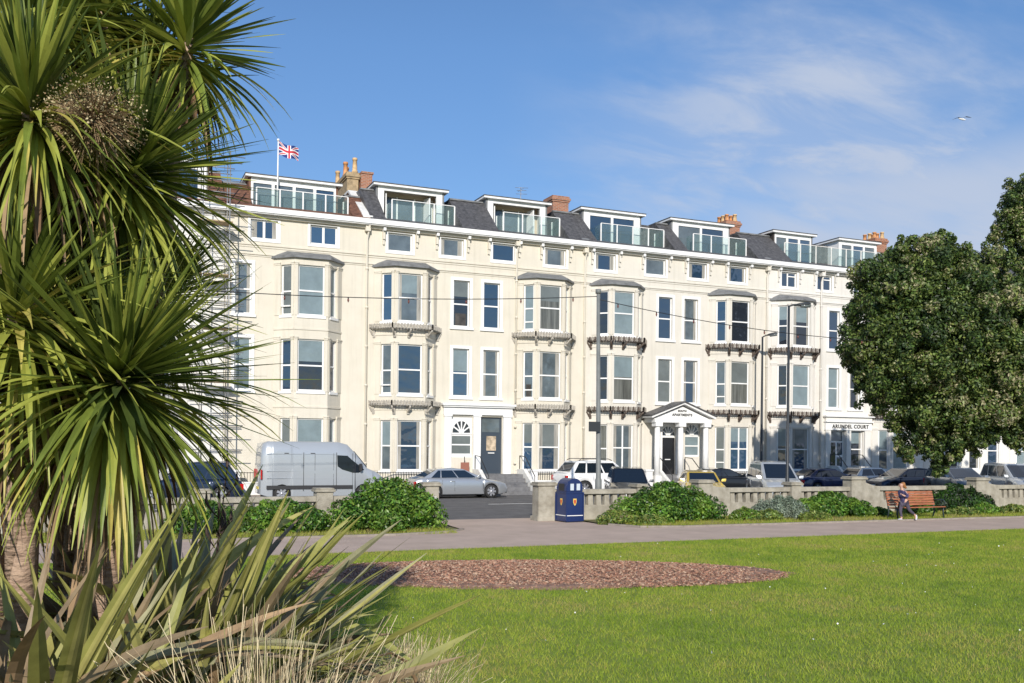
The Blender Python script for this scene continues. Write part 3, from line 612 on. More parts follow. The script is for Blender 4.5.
# house Z, behind the palm
Zh, rZ = house(-8.0, 5.18, 'pale house at the left end of the terrace, seen in gaps between the palm leaves', whiter, [-4.6,1.6], [(-2.3,-1.5),(-.9,-.1)], [(-5.2,-4.0),(-2.0,-.8),(1.0,2.2)], [(-1.6,-.6,.9,3.7)], None, hood=False, seed=51, attic_style='pair', roofm=tile, cuts=[(-4.55,-.85),(1.05,4.55)])
window(Zh, FRONT, -1.6,-.6,.9,3.7,'sash',glasses[0]); dormer(Zh, -4.6, -.8, 'slide', rnd=rZ); dormer(Zh, 1.0, 4.6, 'slide', rnd=rZ)
# low far block seen right of the terrace
# scaffold tower against the house joint
sc = empty('scaffold_tower', (4.7,45,0), 'bare metal scaffold tower clamped at the left end of the cream houses', 'scaffold')
st = mat('galvanised_tube', (.42,.42,.42), .45, metal=.6)
pb = MB()
for x in (4.1,5.25):
    for y in (44.7,45.7): pb.tube([(x,y,.1),(x,y,15.6)], .028, st, 6)
for z in np.arange(1.6,15.4,.55):
    for y in (44.7,45.7): pb.tube([(3.6,y,z),(5.9,y,z)] if int(z*20)%2 else [(3.9,y,z),(5.45,y,z)], .024, st, 5)
pb.build('scaffold_tube', sc)
for z in (5.2,7.6,10.0,12.4):
    bd = MB(); bd.box(3.9,5.4,44.75,45.65,z,z+.05,mat('scaffold_board',(.4,.3,.18),.9,.3,4))
    bd.build('scaffold_board', sc)
# flagpole with union flag
fp = empty('flagpole', (7.7,46.9,13.4), 'thin white flagpole with union flag on the brown roofed house', 'flagpole')
b = MB(); b.tube([(7.7,46.9,13.5),(7.72,46.9,17.0)], [.045,.03], white, 8); b.tube([(7.72,46.9,17.0),(7.72,46.9,17.1)], .06, white, 8); b.build('pole', fp)
def flag(root):
    L, H_ = 1.02, .62; n, k = 48, 24; b = MB(); blue, red, wh = mat('flag_blue',(.02,.04,.2),.8), mat('flag_red',(.55,.02,.04),.8), mat('flag_white',(.8,.8,.8),.8)
    def P(i,j):
        u, v = i/n, j/k; return (7.76+u*L*.93, 46.9+.09*math.sin(u*8)*(.3+u), 16.95-v*H_-.16*u+.04*math.sin(u*8+1))
    for i in range(n):
        for j in range(k):
            u, v = (i+.5)/n*2-1, (j+.5)/k*2-1; x, y = u*2, v
            if abs(y)<.2 or abs(x)<.2: m = red
            elif abs(y)<.34 or abs(x)<.34: m = wh
            else:
                dd = min(abs(x-2*y), abs(x+2*y))/math.sqrt(5)
                m = red if dd<.07 else wh if dd<.2 else blue
            b.add([P(i,j),P(i+1,j),P(i+1,j+1),P(i,j+1)], [(0,1,2,3)], m, True)
    b.build('flag', root, recalc=False)
flag(fp)
b = MB(); b.tube([(21.6,49.5,15.4),(21.6,49.5,17.0)], .02, st, 5)
for z,l in ((16.95,.35),(16.8,.25),(16.6,.3)): b.tube([(21.6-l,49.5,z),(21.6+l,49.3,z)], .012, st, 4)
b.tube([(21.6,49.1,16.85),(21.6,49.9,16.85)], .012, st, 4)
tag(b.build('television_aerial'), 'small television aerial on the roof behind the second open dormer', 'aerial')

# front area walls and railings
def area(u0, u1, label, m=white, rail=True):
    r = empty('front_boundary', (u0,44.9,0), label, 'low wall', 'low walls and railings in front of the terrace')
    b = MB(); b.box(u0,u1,44.86,45.04,.1,.62,m); b.box(u0-.02,u1+.02,44.83,45.07,.621,.7,m)
    for u in (u0,u1): b.box(u-.2,u+.2,44.78,45.12,.1,1.15,m); b.box(u-.25,u+.25,44.73,45.17,1.151,1.25,m)
    b.build('low_wall', r)
    if rail:
        g = MB(); g.box(u0+.2,u1-.2,44.94,44.97,1.1,1.13,blackm)
        for x in np.arange(u0+.3,u1-.25,.13): g.box(x-.01,x+.01,44.945,44.965,.7,1.15,blackm)
        g.build('railing', r)
area(5.6, 9.6, 'low white wall with black rails behind the silver van', white); area(10.0, 15.9, 'low cream wall with black rails behind the silver saloon', white)
area(20.45, 27.3, 'low white wall with black rails between the blue door and the gabled porch', white)
area(31.3, 39.9, 'low white wall with black rails between the gabled porch and Arundel Court', white)
area(43.4, 51.0, 'low pale wall with black rails right of the Arundel Court porch', offwhite)

# ------------------------------------------------------------------ balustrade along the park
YB = 28.9
def pier(u0, u1, h, label, ramp=0, depth=.5):
    b = MB(); b.box(u0,u1,YB-depth/2,YB+depth/2,0,h-.12,stone); b.box(u0-.06,u1+.06,YB-depth/2-.06,YB+depth/2+.06,h-.118,h-.04,stone); b.box(u0-.03,u1+.03,YB-depth/2-.03,YB+depth/2+.03,h-.039,h,stone)
    b.box(u0-.05,u1+.05,YB-depth/2-.05,YB+depth/2+.05,-.01,.16,stone)
    if ramp:
        s_ = 1 if ramp > 0 else -1; e = u1 if s_ > 0 else u0; L = abs(ramp)
        pts = [(e,0)]+[(e+s_*L,0)]+[(e+s_*L*(1-k/8), 1.04-.0+(h-.2-1.04)*(k/8)**2) for k in range(9)]
        b.prism(pts, YB-.17, YB+.17, stone)
    return tag(b.build('stone_pier', None, (u0,YB,0), bevel=.012), label, 'stone pier', 'stone piers of the park balustrade')
def balustrade(u0, u1, label, top=1.03):
    r = empty('balustrade', (u0,YB,0), label, 'balustrade', 'balustrade sections along the park edge')
    b = MB(); b.box(u0,u1,YB-.15,YB+.15,0,.46,stone); b.box(u0,u1,YB-.12,YB+.12,.461,.5,stone); b.build('plinth', r)
    b = MB(); b.box(u0,u1,YB-.17,YB+.17,top-.16,top,stone); b.box(u0,u1,YB-.12,YB+.12,top-.18,top-.161,stone); b.build('coping', r, bevel=.015)
    n = max(2, round((u1-u0)/.32)); w = (u1-u0)/n
    for k in range(n):
        x = u0+w*(k+.5); p = MB(); p.hexa([(x-.10,YB-.09,.5),(x+.10,YB-.09,.5),(x+.10,YB+.09,.5),(x-.10,YB+.09,.5),(x-.085,YB-.07,top-.18),(x+.085,YB-.07,top-.18),(x+.085,YB+.07,top-.18),(x-.085,YB+.07,top-.18)], stone); p.build('baluster', r)
pier(9.3, 9.8, 1.3, 'stone end pier with a white notice left of the park gateway', ramp=-.5)
b = MB(); b.box(9.38,9.72,YB-.268,YB-.253,.55,.85,mat('notice_white',(.8,.8,.78),.6)); tag(b.build('notice_plate'), 'small blank white plate fixed to the left gateway pier', 'notice')
pier(5.95, 6.45, 1.15, 'round shouldered stone pier between the two dark green bushes'); pier(2.4, 2.9, 1.15, 'stone pier behind the leftmost park bush')
balustrade(6.45, 8.8, 'balustrade behind the rounded bush left of the gateway', .9); balustrade(2.9, 5.95, 'balustrade behind the low wide bush near the van', .9); balustrade(-3, 2.4, 'balustrade at the far left behind the palm leaves', .9)
pier(13.25, 13.85, 1.28, 'stone end pier beside the blue litter bin', ramp=-.0)
balustrade(13.85, 17.0, 'balustrade section beside the blue litter bin'); pier(17.0, 17.35, 1.2, 'slim stone pier half hidden by the largest bush on the right')
balustrade(17.35, 19.5, 'balustrade section hidden behind the largest right bush'); pier(19.5, 20.1, 1.33, 'tall stone pier with curved shoulder right of the largest bush', ramp=.8)
balustrade(20.9, 23.6, 'balustrade section in front of the silver people carrier'); pier(23.6, 24.05, 1.22, 'small square stone pier in front of the navy saloon')
balustrade(24.05, 26.45, 'balustrade section in front of the navy saloon'); pier(26.45, 27.15, 1.42, 'tall stone pier with curved shoulder just left of the bench', ramp=.8)
balustrade(27.95, 33.0, 'balustrade section behind the park bench'); pier(33.0, 33.7, 1.35, 'tall stone pier in the shade of the big tree', ramp=.7)
balustrade(34.4, 41, 'shaded balustrade section at the far right')

# ------------------------------------------------------------------ lamp posts, festoon lights
def lamp_post(x, y, h, label, m, arm=None, r0=.1, r1=.06, lean=0):
    r = empty('street_lamp', (x,y,0), label, 'lamp post')
    b = MB(); b.tube([(x,y,0),(x,y,1.3),(x,y,1.35),(x+lean,y,h)], [r0*1.35,r0*1.3,r0,r1], m, 12); b.build('post', r)
    if arm:
        ax, ay, az = arm; k = MB(); k.tube([(x+lean,y,h-.03),(x+lean+ax*.4,y+ay*.4,h+az*.5),(x+lean+ax,y+ay,h+az)], .035, m, 8); k.build('arm', r)
        e = (x+lean+ax,y+ay,h+az); dr = Vector((ax,ay,az*.6)).normalized(); p = Vector(e)
        q = MB(); q.tube([p-dr*.1,p+dr*.05,p+dr*.36,p+dr*.48], [.04,.07,.085,.03], m, 10); l = q.build('lamp_head', r)
        g = MB(); g.tube([p+dr*.05-Vector((0,0,.06)),p+dr*.45-Vector((0,0,.07))], [.07,.08], glasses[5], 8); g.build('lamp_glass', l)
    return r
greym = mat('grey_galvanised', (.17,.18,.175), .6, .15, 3); dgrey = mat('dark_grey_paint', (.03,.035,.04), .5)
lp = lamp_post(16.25, 30.1, 7.95, 'thick grey pole without lamp that carries the light strings, above the dark car', greym, None, .09, .06, -.08)
b = MB(); b.tube([(16.17,30.1,7.9),(16.17,30.1,8.05)], .1, greym, 10); b.build('cable_bracket', lp)
b = MB(); b.box(15.75,16.2,29.9,29.93,3.0,3.35,dgrey); b.build('sign_plate', lp)
lamp_post(25.3, 31.0, 8.2, 'slim dark street lamp with short arm, in front of the rightmost bays', dgrey, (.45,-.1,.06), .06, .042)
lamp_post(34.55, 44.6, 8.8, 'dark street lamp on the far pavement with its head tilted to the right', dgrey, (.25,-.25,.1), .08, .05)
def festoon(p0, p1, sag, label, n):
    r = empty('light_string', p0, label, 'light string', 'festoon lights over the road'); p0, p1 = Vector(p0), Vector(p1)
    f = lambda t: p0.lerp(p1,t)-Vector((0,0,4*sag*t*(1-t)))
    b = MB(); b.tube([f(k/40) for k in range(41)], .014, blackm, 5); b.build('cable', r)
    for k in range(n):
        p = f((k+.5)/n); q = MB(); q.tube([p,p-Vector((0,0,.06))], .022, blackm, 6); q.tube([p-Vector((0,0,.05)),p-Vector((0,0,.09)),p-Vector((0,0,.16))], [.022,.034,.012], mat('bulb_red',(.16,.05,.04),.3), 8); q.build('bulb', r)
festoon((-7.8,30,7.4), (16.17,30.1,7.8), .55, 'string of small bulbs hanging from the grey pole towards the palm', 12)
festoon((16.17,30.1,7.7), (40.2,30,7.75), .85, 'string of small bulbs hanging from the grey pole towards the big tree', 15)

# ------------------------------------------------------------------ vehicles
tyre_m = mat('tyre_rubber', (.02,.02,.02), .8); rim_m = mat('alloy_rim', (.5,.5,.52), .35, metal=.7); cglass = mat('car_glass', (.01,.016,.025), .03, ior=1.8)
trim_m = mat('black_plastic', (.025,.025,.027), .55); lamp_c = mat('headlamp_glass', (.6,.62,.64), .1, metal=.5); lamp_r = mat('tail_lamp_red', (.45,.01,.01), .15)
plate_w = mat('plate_white', (.75,.75,.72), .5); plate_y = mat('plate_yellow', (.75,.6,.08), .5); seat_m = mat('number_plate_ink', (.03,.03,.03), .6)
def paint(name, c, metal=.35): return mat('paint_'+name, c, .28, metal=metal, coat=1.0)
def lerp3(a,b,t): return Vector(a).lerp(Vector(b),t)
def panel(b, q, s0,s1,t0,t1, m, off=.012, thick=.02):
    """glass on the quad q = (bottom-left, bottom-right, top-right, top-left)"""
    def P(s,t): return lerp3(lerp3(q[0],q[1],s), lerp3(q[3],q[2],s), t)
    if not isinstance(s0, tuple): s0 = (s0,s0)
    if not isinstance(s1, tuple): s1 = (s1,s1)
    p = [P(s0[0],t0),P(s1[0],t0),P(s1[1],t1),P(s0[1],t1)]
    n = (p[1]-p[0]).cross(p[3]-p[0]).normalized()
    b.hexa([v-n*thick for v in p]+[v+n*off for v in p], m)
def vehicle(name, label, loc, rz, L, W, H, pm, prof, green, wheel_r=.32, xw=None, sidewin=None, van=False, roofm=None, cat='car', group='parked cars along the seafront road', rails=False, hub=None):
    """prof: (x, z) of bonnet/boot top line from tail to nose; green: base rear x, roof rear x, roof front x, base front x, belt z"""
    r = empty(name, loc, label, cat, group, rz); h = L/2
    xr, xf = xw or (-L*.29, L*.315); ar = wheel_r+.05
    st = sorted(set(list(np.linspace(-h,h,25)) + [x+s for x in (xr,xf) for s in (-ar-.001,-ar+.001,-ar*.9,-ar*.7,-ar*.4,0,ar*.4,ar*.7,ar*.9,ar-.001,ar+.001)]+[p[0] for p in prof]+[-h+.03,-h+.1,h-.03,h-.1]))
    def top(x): return float(np.interp(x, [p[0] for p in prof], [p[1] for p in prof]))
    def zb(x):
        for w in (xr,xf):
            if abs(x-w) < ar: return wheel_r+math.sqrt(ar*ar-(x-w)**2)
        e = max(0, (abs(x)-(h-.35))/.35); return .2+.1*e
    b = MB(); K = []
    for x in st:
        e = max(0,(abs(x)-(h-.55))/.55); w = W/2*(1-.13*e**2.2-.03*(abs(x)/h)**2); t_, z0 = top(x), zb(x); z0 = min(z0, t_-.1)
        zs = [z0, z0+(t_-z0)*.2, z0+(t_-z0)*.45, z0+(t_-z0)*.75, t_-.05, t_, t_+.015, t_+.02]; ws = [w*.95, w*.99, w, w*.985, w*.955, w*.88, w*.5, 0]
        K.append([(x,ww,zz_) for ww,zz_ in zip(ws,zs)]+[(x,-ww,zz_) for ww,zz_ in list(zip(ws,zs))[:-1][::-1]])
    n = len(K[0]); vs = [p for k in K for p in k]
    fs = [(i*n+j,(i+1)*n+j,(i+1)*n+j+1,i*n+j+1) for i in range(len(K)-1) for j in range(n-1)]+[tuple(range(n)),tuple(range((len(K)-1)*n,len(K)*n))]
    b.add(vs, fs, pm, True)
    body = rel(b, 'body', r)
    u = MB(); u.box(-h+.25,h-.25,-W/2+.12,W/2-.12,.17,.5,trim_m); rel(u,'underbody',r)
    g0, g1, g2, g3, bz = green; bz -= .03; wb, wr = W/2*.93, W/2*.72
    gh = MB(); zf = H-.04
    P = {}
    for s_ in (1,-1):
        P[s_] = [Vector((g0,s_*wb*.96,bz)),Vector((g3,s_*wb*.94,bz)),Vector((g2,s_*wr,zf-.02)),Vector((g1,s_*wr,zf-.03))]
    mid = (g1+g2)/2; c = {s_: Vector((mid,s_*wr*1.02,H)) for s_ in (1,-1)}
    V = P[1]+[c[1]]+P[-1]+[c[-1]]      # 0..4, 5..9
    gh.add(V, [(0,1,2,4,3),(6,5,8,9,7),(1,6,7,2),(5,0,3,8),(2,7,9,4),(4,9,8,3),(0,5,6,1)], roofm or pm)
    cab = rel(gh, 'cabin', r, bevel=.035)
    if rails:
        k = MB()
        for s_ in (1,-1): k.tube([(g1+.1,s_*wr*.95,H-.03),(g1+.25,s_*wr*.95,H+.05),(g2-.25,s_*wr*.95,H+.05),(g2-.05,s_*wr*.95,H-.03)], .02, trim_m, 6)
        rel(k,'roof_rail',r)
    def glass(nm, fn):
        k = MB(); fn(k); return rel(k, nm, r)
    glass('windscreen', lambda k: panel(k, (P[-1][1],P[1][1],P[1][2],P[-1][2]), .07,.93,.08,.9, cglass))
    glass('rear_window', lambda k: panel(k, (P[1][0],P[-1][0],P[-1][3],P[1][3]), .1,.9,.2 if not van else .45,.88, cglass))
    sw = sidewin or [((.12,.06),(.46,.42)),((.49,.45),(.86,.93))]
    for s_ in (1,-1):
        for a, e in sw:
            q = (P[s_][0],P[s_][1],P[s_][2],P[s_][3])
            if s_ == 1: q = (P[s_][1],P[s_][0],P[s_][3],P[s_][2]); a2, e2 = (1-e[0],1-e[1]), (1-a[0],1-a[1])
            else: a2, e2 = a, e
            glass('side_window', lambda k: panel(k, q, a2, e2, .1 if not van else .5, .86, cglass))
    for x in (xr,xf):
        for s_ in (1,-1):
            y1 = s_*(W/2-.02); y0 = s_*(W/2-.24); wm = MB(); nseg = 24
            wm.tube([(x,y0,wheel_r),(x,y0+s_*.02,wheel_r),(x,y1-s_*.03,wheel_r),(x,y1,wheel_r)], [wheel_r-.03,wheel_r,wheel_r,wheel_r-.035], tyre_m, nseg)
            wo = rel(wm,'wheel',r); k = MB(); hm = hub or rim_m
            k.tube([(x,y1-s_*.02,wheel_r),(x,y1+s_*.004,wheel_r)], [wheel_r*.66,wheel_r*.66], trim_m, nseg)
            k.tube([(x,y1-s_*.0,wheel_r),(x,y1+s_*.016,wheel_r)], [wheel_r*.2,wheel_r*.18], hm, 10)
            for q in range(7):
                w = 2*math.pi*q/7; dx, dz = math.cos(w), math.sin(w); px_, pz = -dz*.035, dx*.035
                k.hexa([(x+dx*.04-px_,y1,wheel_r+dz*.04-pz),(x+dx*.04+px_,y1,wheel_r+dz*.04+pz),(x+dx*wheel_r*.66+px_*1.5,y1,wheel_r+dz*wheel_r*.66+pz*1.5),(x+dx*wheel_r*.66-px_*1.5,y1,wheel_r+dz*wheel_r*.66-pz*1.5)]+
                       [(x+dx*.04-px_,y1+s_*.012,wheel_r+dz*.04-pz),(x+dx*.04+px_,y1+s_*.012,wheel_r+dz*.04+pz),(x+dx*wheel_r*.66+px_*1.5,y1+s_*.01,wheel_r+dz*wheel_r*.66+pz*1.5),(x+dx*wheel_r*.66-px_*1.5,y1+s_*.01,wheel_r+dz*wheel_r*.66-pz*1.5)], hm)
            k.tube([(x,y1-s_*.001,wheel_r),(x,y1+s_*.012,wheel_r)], [wheel_r*.70,wheel_r*.68], hm, nseg, caps=False); rel(k,'rim',wo)
    nz = top(h-.05); tz = top(-h+.05)
    for s_ in (1,-1):
        k = MB(); k.hexa([(h-.28,s_*W*.43,nz-.22),(h-.07,s_*W*.28,nz-.22),(h+.015,s_*W*.28,nz-.2),(h-.16,s_*W*.435,nz-.2),(h-.34,s_*W*.44,nz-.06),(h-.1,s_*W*.29,nz-.06),(h-.03,s_*W*.29,nz-.05),(h-.2,s_*W*.44,nz-.05)], lamp_c); rel(k,'headlight',r)
        k = MB(); k.box(-h-.008,-h+.25,s_*W*.40-.07,s_*W*.40+.08,tz-.3,tz-.06,lamp_r); rel(k,'tail_light',r)
        k = MB(); mx = g3-.35; k.hexa([(mx-.06,s_*(W/2-.06),bz+.06),(mx+.08,s_*(W/2-.06),bz+.06),(mx+.06,s_*(W/2+.12),bz+.06),(mx-.04,s_*(W/2+.16),bz+.06),(mx-.06,s_*(W/2-.04),bz+.12),(mx+.05,s_*(W/2-.04),bz+.18),(mx+.04,s_*(W/2+.16),bz+.19),(mx-.05,s_*(W/2+.16),bz+.19)], pm if not van else trim_m); rel(k,'wing_mirror',r,bevel=.012)
        for xh in ((g0+g3)/2-.1, g0+.55):
            k = MB(); k.box(xh-.09,xh+.09,s_*(W/2*.985)-.015,s_*(W/2*.985)+.025,bz-.14,bz-.1,trim_m if van else pm); rel(k,'door_handle',r)
    k = MB(); k.box(h-.06,h+.012,-W*.26,W*.26,.42,min(nz-.1,.62),trim_m); k.box(h-.05,h+.014,-W*.36,W*.36,.24,.34,trim_m); rel(k,'grille',r)
    k = MB(); k.box(h+.015,h+.025,-.26,.26,.44,.55,plate_w); rel(k,'number_plate',r)
    k = MB(); k.box(-h-.02,-h+.03,-.26,.26,.5,.61,plate_y); rel(k,'number_plate',r)
    # door shut lines
    k = MB()
    for x in ((g0+g3)/2, g3-.12, g0+.25 if not van else g3-.95):
        for s_ in (1,-1): k.box(x-.006,x+.006,s_*(W/2*.97)-.02,s_*(W/2)+.002,.34,bz-.1,trim_m)
    rel(k,'door_seam',r)
    return r
def wxy(px, Z): p = worldpt(px,450,Z); return float(p[0]), float(p[1])
def hatch(label, loc, rz, pm, L=4.1, W=1.74, H=1.46, **k):
    h = L/2; return vehicle('parked_car', label, loc, rz, L, W, H, pm, [(-h,.72),(-h+.08,.86),(-h+.3,.95),(h*.42,.96),(h*.8,.82),(h-.08,.70),(h,.56)], (-h+.12,-h+.62,h*.05,h*.48,.95), sidewin=[((.10,.12),(.33,.28)),((.36,.31),(.60,.62)),((.62,.64),(.87,.94))] if k.pop('four',False) else None, **k)
def saloon(label, loc, rz, pm, L=4.6, W=1.78, H=1.42, **k):
    h = L/2; return vehicle('parked_car', label, loc, rz, L, W, H, pm, [(-h,.66),(-h+.06,.88),(-h+.35,.97),(-h+.9,.97),(h*.42,.93),(h*.8,.80),(h-.08,.68),(h,.54)], (-h+.38,-h+1.15,h*.04,h*.50,.95), sidewin=[((.12,.08),(.27,.16)),((.29,.18),(.56,.54)),((.58,.56),(.89,.95))], **k)
def mpv(label, loc, rz, pm, L=4.6, W=1.85, H=1.78, **k):
    h = L/2; return vehicle('parked_car', label, loc, rz, L, W, H, pm, [(-h,.8),(-h+.05,1.0),(-h+.2,1.08),(h*.55,1.08),(h*.85,.92),(h-.08,.78),(h,.6)], (-h+.06,-h+.32,h*.12,h*.66,1.06), wheel_r=.34, sidewin=[((.05,.03),(.26,.24)),((.29,.27),(.57,.58)),((.60,.61),(.86,.94))], **k)
silver = paint('silver', (.44,.46,.48), .55); silver2 = paint('pale_silver', (.55,.58,.60), .45); pwhite = paint('white', (.78,.78,.77), .0); navy = paint('navy', (.01,.025,.10), .3)
pblack = paint('black', (.01,.012,.016), .2); yellow = paint('yellow', (.62,.43,.05), .2); blueblk = paint('dark_blue', (.01,.02,.05), .3); vansil = paint('van_silver', (.40,.43,.46), .25)
# panel van
h = 2.72
van = vehicle('panel_van', 'long silver panel van parked behind the low bushes at the left of the gateway', (8.95,42.3,0), 0, 5.44, 2.02, 2.56, vansil,
    [(-h,1.5),(-h+.03,2.2),(-h+.10,2.46),(-h+.3,2.55),(.55,2.55),(.95,2.45),(1.25,2.15),(1.85,1.42),(2.25,1.26),(2.6,1.0),(h,.6)], (-h+.5,-h+.7,.4,1.3,2.2), wheel_r=.34, xw=(-1.85,1.7), sidewin=[], van=True, cat='van', group='parked vehicles on the far side of the road')
for nm in [c for c in children(van) if c.name.startswith(('tail_light','windscreen','rear_window','cabin','wing_mirror'))]: bpy.data.objects.remove(nm)
for s_ in (1,-1):
    k = MB(); y = s_*.985
    k.add([(.50,y,1.98),(.95,y,1.96),(1.15,y,1.78),(1.70,y,1.36),(1.45,y,1.22),(1.2,y,1.22),(.72,y,1.36),(.52,y,1.5)], [tuple(range(8))], cglass)
    k.add([(x,y+s_*.035,z) for x,z in ((.50,1.98),(.95,1.96),(1.15,1.78),(1.70,1.36),(1.45,1.22),(1.2,1.22),(.72,1.36),(.52,1.5))], [tuple(range(8))], cglass)
    rel(k,'side_window',van,recalc=False)
k = MB(); k.hexa([(1.88,-.82,1.46),(1.88,.82,1.46),(1.84,.82,1.44),(1.84,-.82,1.44),(1.31,-.74,2.16),(1.31,.74,2.16),(1.27,.74,2.14),(1.27,-.74,2.14)],cglass); rel(k,'windscreen',van)
k = MB()
for s_ in (1,-1): 
    k.box(-2.5,1.2,s_*1.005-.02,s_*1.005+.012,.52,.68,trim_m)
rel(k,'rubbing_strip',van)
for s_ in (1,-1):
    k = MB(); k.box(-2.735,-2.68,s_*.93-.05,s_*.93+.05,.95,1.35,lamp_r); rel(k,'tail_light',van)
k = MB()
for s_ in (1,-1):
    for x0,x1 in ((-2.5,-1.0),(-.9,.42)):
        for z0,z1 in ((.98,1.0),(1.28,1.30),(2.02,2.035)): k.box(x0,x1,s_*1.0-.01,s_*1.0+.014,z0,z1,vansil)
    for x in (-.95,.47,1.3): k.box(x-.006,x+.006,s_*1.0-.03,s_*1.0+.008,.45,2.1,trim_m)
rel(k,'side_moulding',van)
for s_ in (1,-1):
    k = MB(); k.box(1.45,1.58,s_*1.02-.01 if s_>0 else -1.22,1.22 if s_>0 else -1.01,1.28,1.62,trim_m); rel(k,'wing_mirror',van,bevel=.03)
saloon('silver saloon parked side-on in the gateway gap, nose to the right', (15.42,42.6,0), 0, silver)
saloon('navy four door saloon parked side-on below Arundel Court', (36.6,41.6,0), 0, navy, L=4.5, group=None)
vehicle('parked_car', 'white sport utility car seen from its rear corner behind the blue litter bin', (23.3,42.9,0), 0, 4.75, 1.95, 1.80, pwhite, [(-2.375,.9),(-2.33,1.08),(-2.2,1.14),(.9,1.13),(1.7,1.03),(2.2,.93),(2.375,.7)], (-2.22,-1.7,.3,1.15,1.12), wheel_r=.38, sidewin=[((.07,.07),(.26,.24)),((.29,.27),(.57,.58)),((.60,.61),(.87,.94))], rails=True)
hatch('dark grey car parked nose towards the park behind the grey pole', (*wxy(628,41.5),0), R(-115), pblack, L=4.3, W=1.80, H=1.60, four=True)
hatch('yellow car parked nose towards the park, between the big bush and a stone pier', (*wxy(701,43),0), R(-115), yellow, L=4.0, W=1.72, H=1.44)
mpv('silver people carrier parked nose towards the park above the balustrade', (*wxy(774,45.5),0), R(-115), silver2, H=1.86)
saloon('black low coupe parked side-on behind the yellow car', (30.5,42.7,0), 0, pblack, L=4.4, H=1.40)
hatch('small white car mostly hidden behind the silver people carrier', (34.6,44.0-.9,0), 0, pwhite, L=3.9)
hatch('pale grey car mostly hidden behind a stone pier, left of the dark blue hatchback', (41.4,43.2,0), 0, silver2, L=3.9, H=1.45)
hatch('dark blue hatchback with its nose to the left, above the park bench', (41.0,40.6,0), R(180), blueblk, L=4.2, four=True)
mpv('grey estate car parked in the shade below the hanging branches', (*wxy(957,49.5),0), R(-115), paint('grey', (.22,.24,.26), .5), H=1.62, L=4.5)
mpv('pale silver people carrier parked at the right edge of the view', (*wxy(1014,51),0), R(-115), silver2, H=1.82)
hatch('dark blue car seen through the palm leaves at the left', (3.4,42.4,0), R(180), blueblk, L=4.3, H=1.7)

# ------------------------------------------------------------------ litter bin
binb = mat('bin_blue', (.012,.028,.11), .4, coat=.3)
lb = empty('litter_bin', (14.16,28.2,0), 'royal blue square litter bin with domed hood beside the gateway pier', 'litter bin', rz=R(6)); lb.scale = (.86,.86,.97)
k = MB(); k.box(-.37,.37,-.37,.37,.08,.98,binb); k.box(-.39,.39,-.39,.39,.03,.1,binb); k.box(-.395,.395,-.395,.395,.96,1.02,binb); rel(k,'bin_body',lb,bevel=.015)
k = MB()
for sx in (-1,1):
    for sy in (-1,1): k.box(sx*.38-.02,sx*.38+.02,sy*.38-.02,sy*.38+.02,.05,1.0,binb)
k.box(-.385,.385,-.388,-.38,.22,.245,white); k.box(-.388,-.38,-.385,.385,.22,.245,white); k.box(.38,.388,-.385,.385,.22,.245,white); rel(k,'bin_frame',lb)
k = MB(); 
poly = [(-.37,1.02),(-.37,1.10)]+[(-.37*math.cos(math.pi*t/12), 1.10+.40*math.sin(math.pi*t/12)) for t in range(1,12)]+[(.37,1.10),(.37,1.02)]
k.prism([(-.37,1.02),(-.37,1.14)]+[(-.37*math.cos(math.pi*t/10), 1.14+.34*math.sin(math.pi*t/10)) for t in range(1,10)]+[(.37,1.14),(.37,1.02)], -.36,.36, binb)
rel(k,'bin_hood',lb,bevel=.02)
k = MB()
for x in (-.2,.08): k.box(x,x+.15,-.372,-.361,1.08,1.3,mat('bin_opening_pale',(.55,.62,.68),.3))
k.box(-.372,-.361,-.2,.2,1.06,1.3,trim_m); rel(k,'bin_opening',lb)
gold = mat('crest_gold', (.7,.5,.12), .4); redc = mat('crest_red', (.5,.05,.03), .5)
for fc in range(2):
    k = MB(); q = [(-.075,.80),(.075,.80),(.075,.68),(.04,.6),(0,.56),(-.04,.6),(-.075,.68)]
    s2 = [(x*.6, .69+(z-.69)*.6) for x,z in q]
    if fc == 0: k.prism(q, -.378,-.371, gold); k.prism(s2,-.384,-.3785,redc)
    else: k.prism(q, -.378,-.371, gold,'x'); k.prism(s2,-.384,-.3785,redc,'x')
    rel(k,'crest',lb)

# ------------------------------------------------------------------ bench
wood = mat('bench_wood', (.34,.12,.055), .55, .3, 6, .2, 30, stretch=(.4,3,3)); iron = mat('cast_iron', (.02,.035,.035), .5)
bn = empty('park_bench', (26.75,25.95,0), 'long wooden slatted bench with cast iron ends beside the path', 'bench', rz=R(2))
def slat(parent, x0,x1,y,z,w,t_,ang):
    k = MB(); c, s_ = math.cos(ang), math.sin(ang); q = [(-w/2,-t_/2),(w/2,-t_/2),(w/2,t_/2),(-w/2,t_/2)]
    k.prism([(y+a*c-e*s_, z+a*s_+e*c) for a,e in q], x0,x1, wood,'x'); return k
sb = MB(); bb = MB()
for i in range(5): s0 = slat(None,-1.15,1.15,-.42+.095*i,.44-.006*i,.08,.03,0); sb.v, base = sb.v, 0; sb.add(s0.v, s0.f, wood)
for i in range(6): s0 = slat(None,-1.15,1.15,.05+.022*i,.52+.085*i,.072,.028,R(76)); bb.add(s0.v, s0.f, wood)
rel(sb,'seat',bn,bevel=.004); rel(bb,'backrest',bn,bevel=.004)
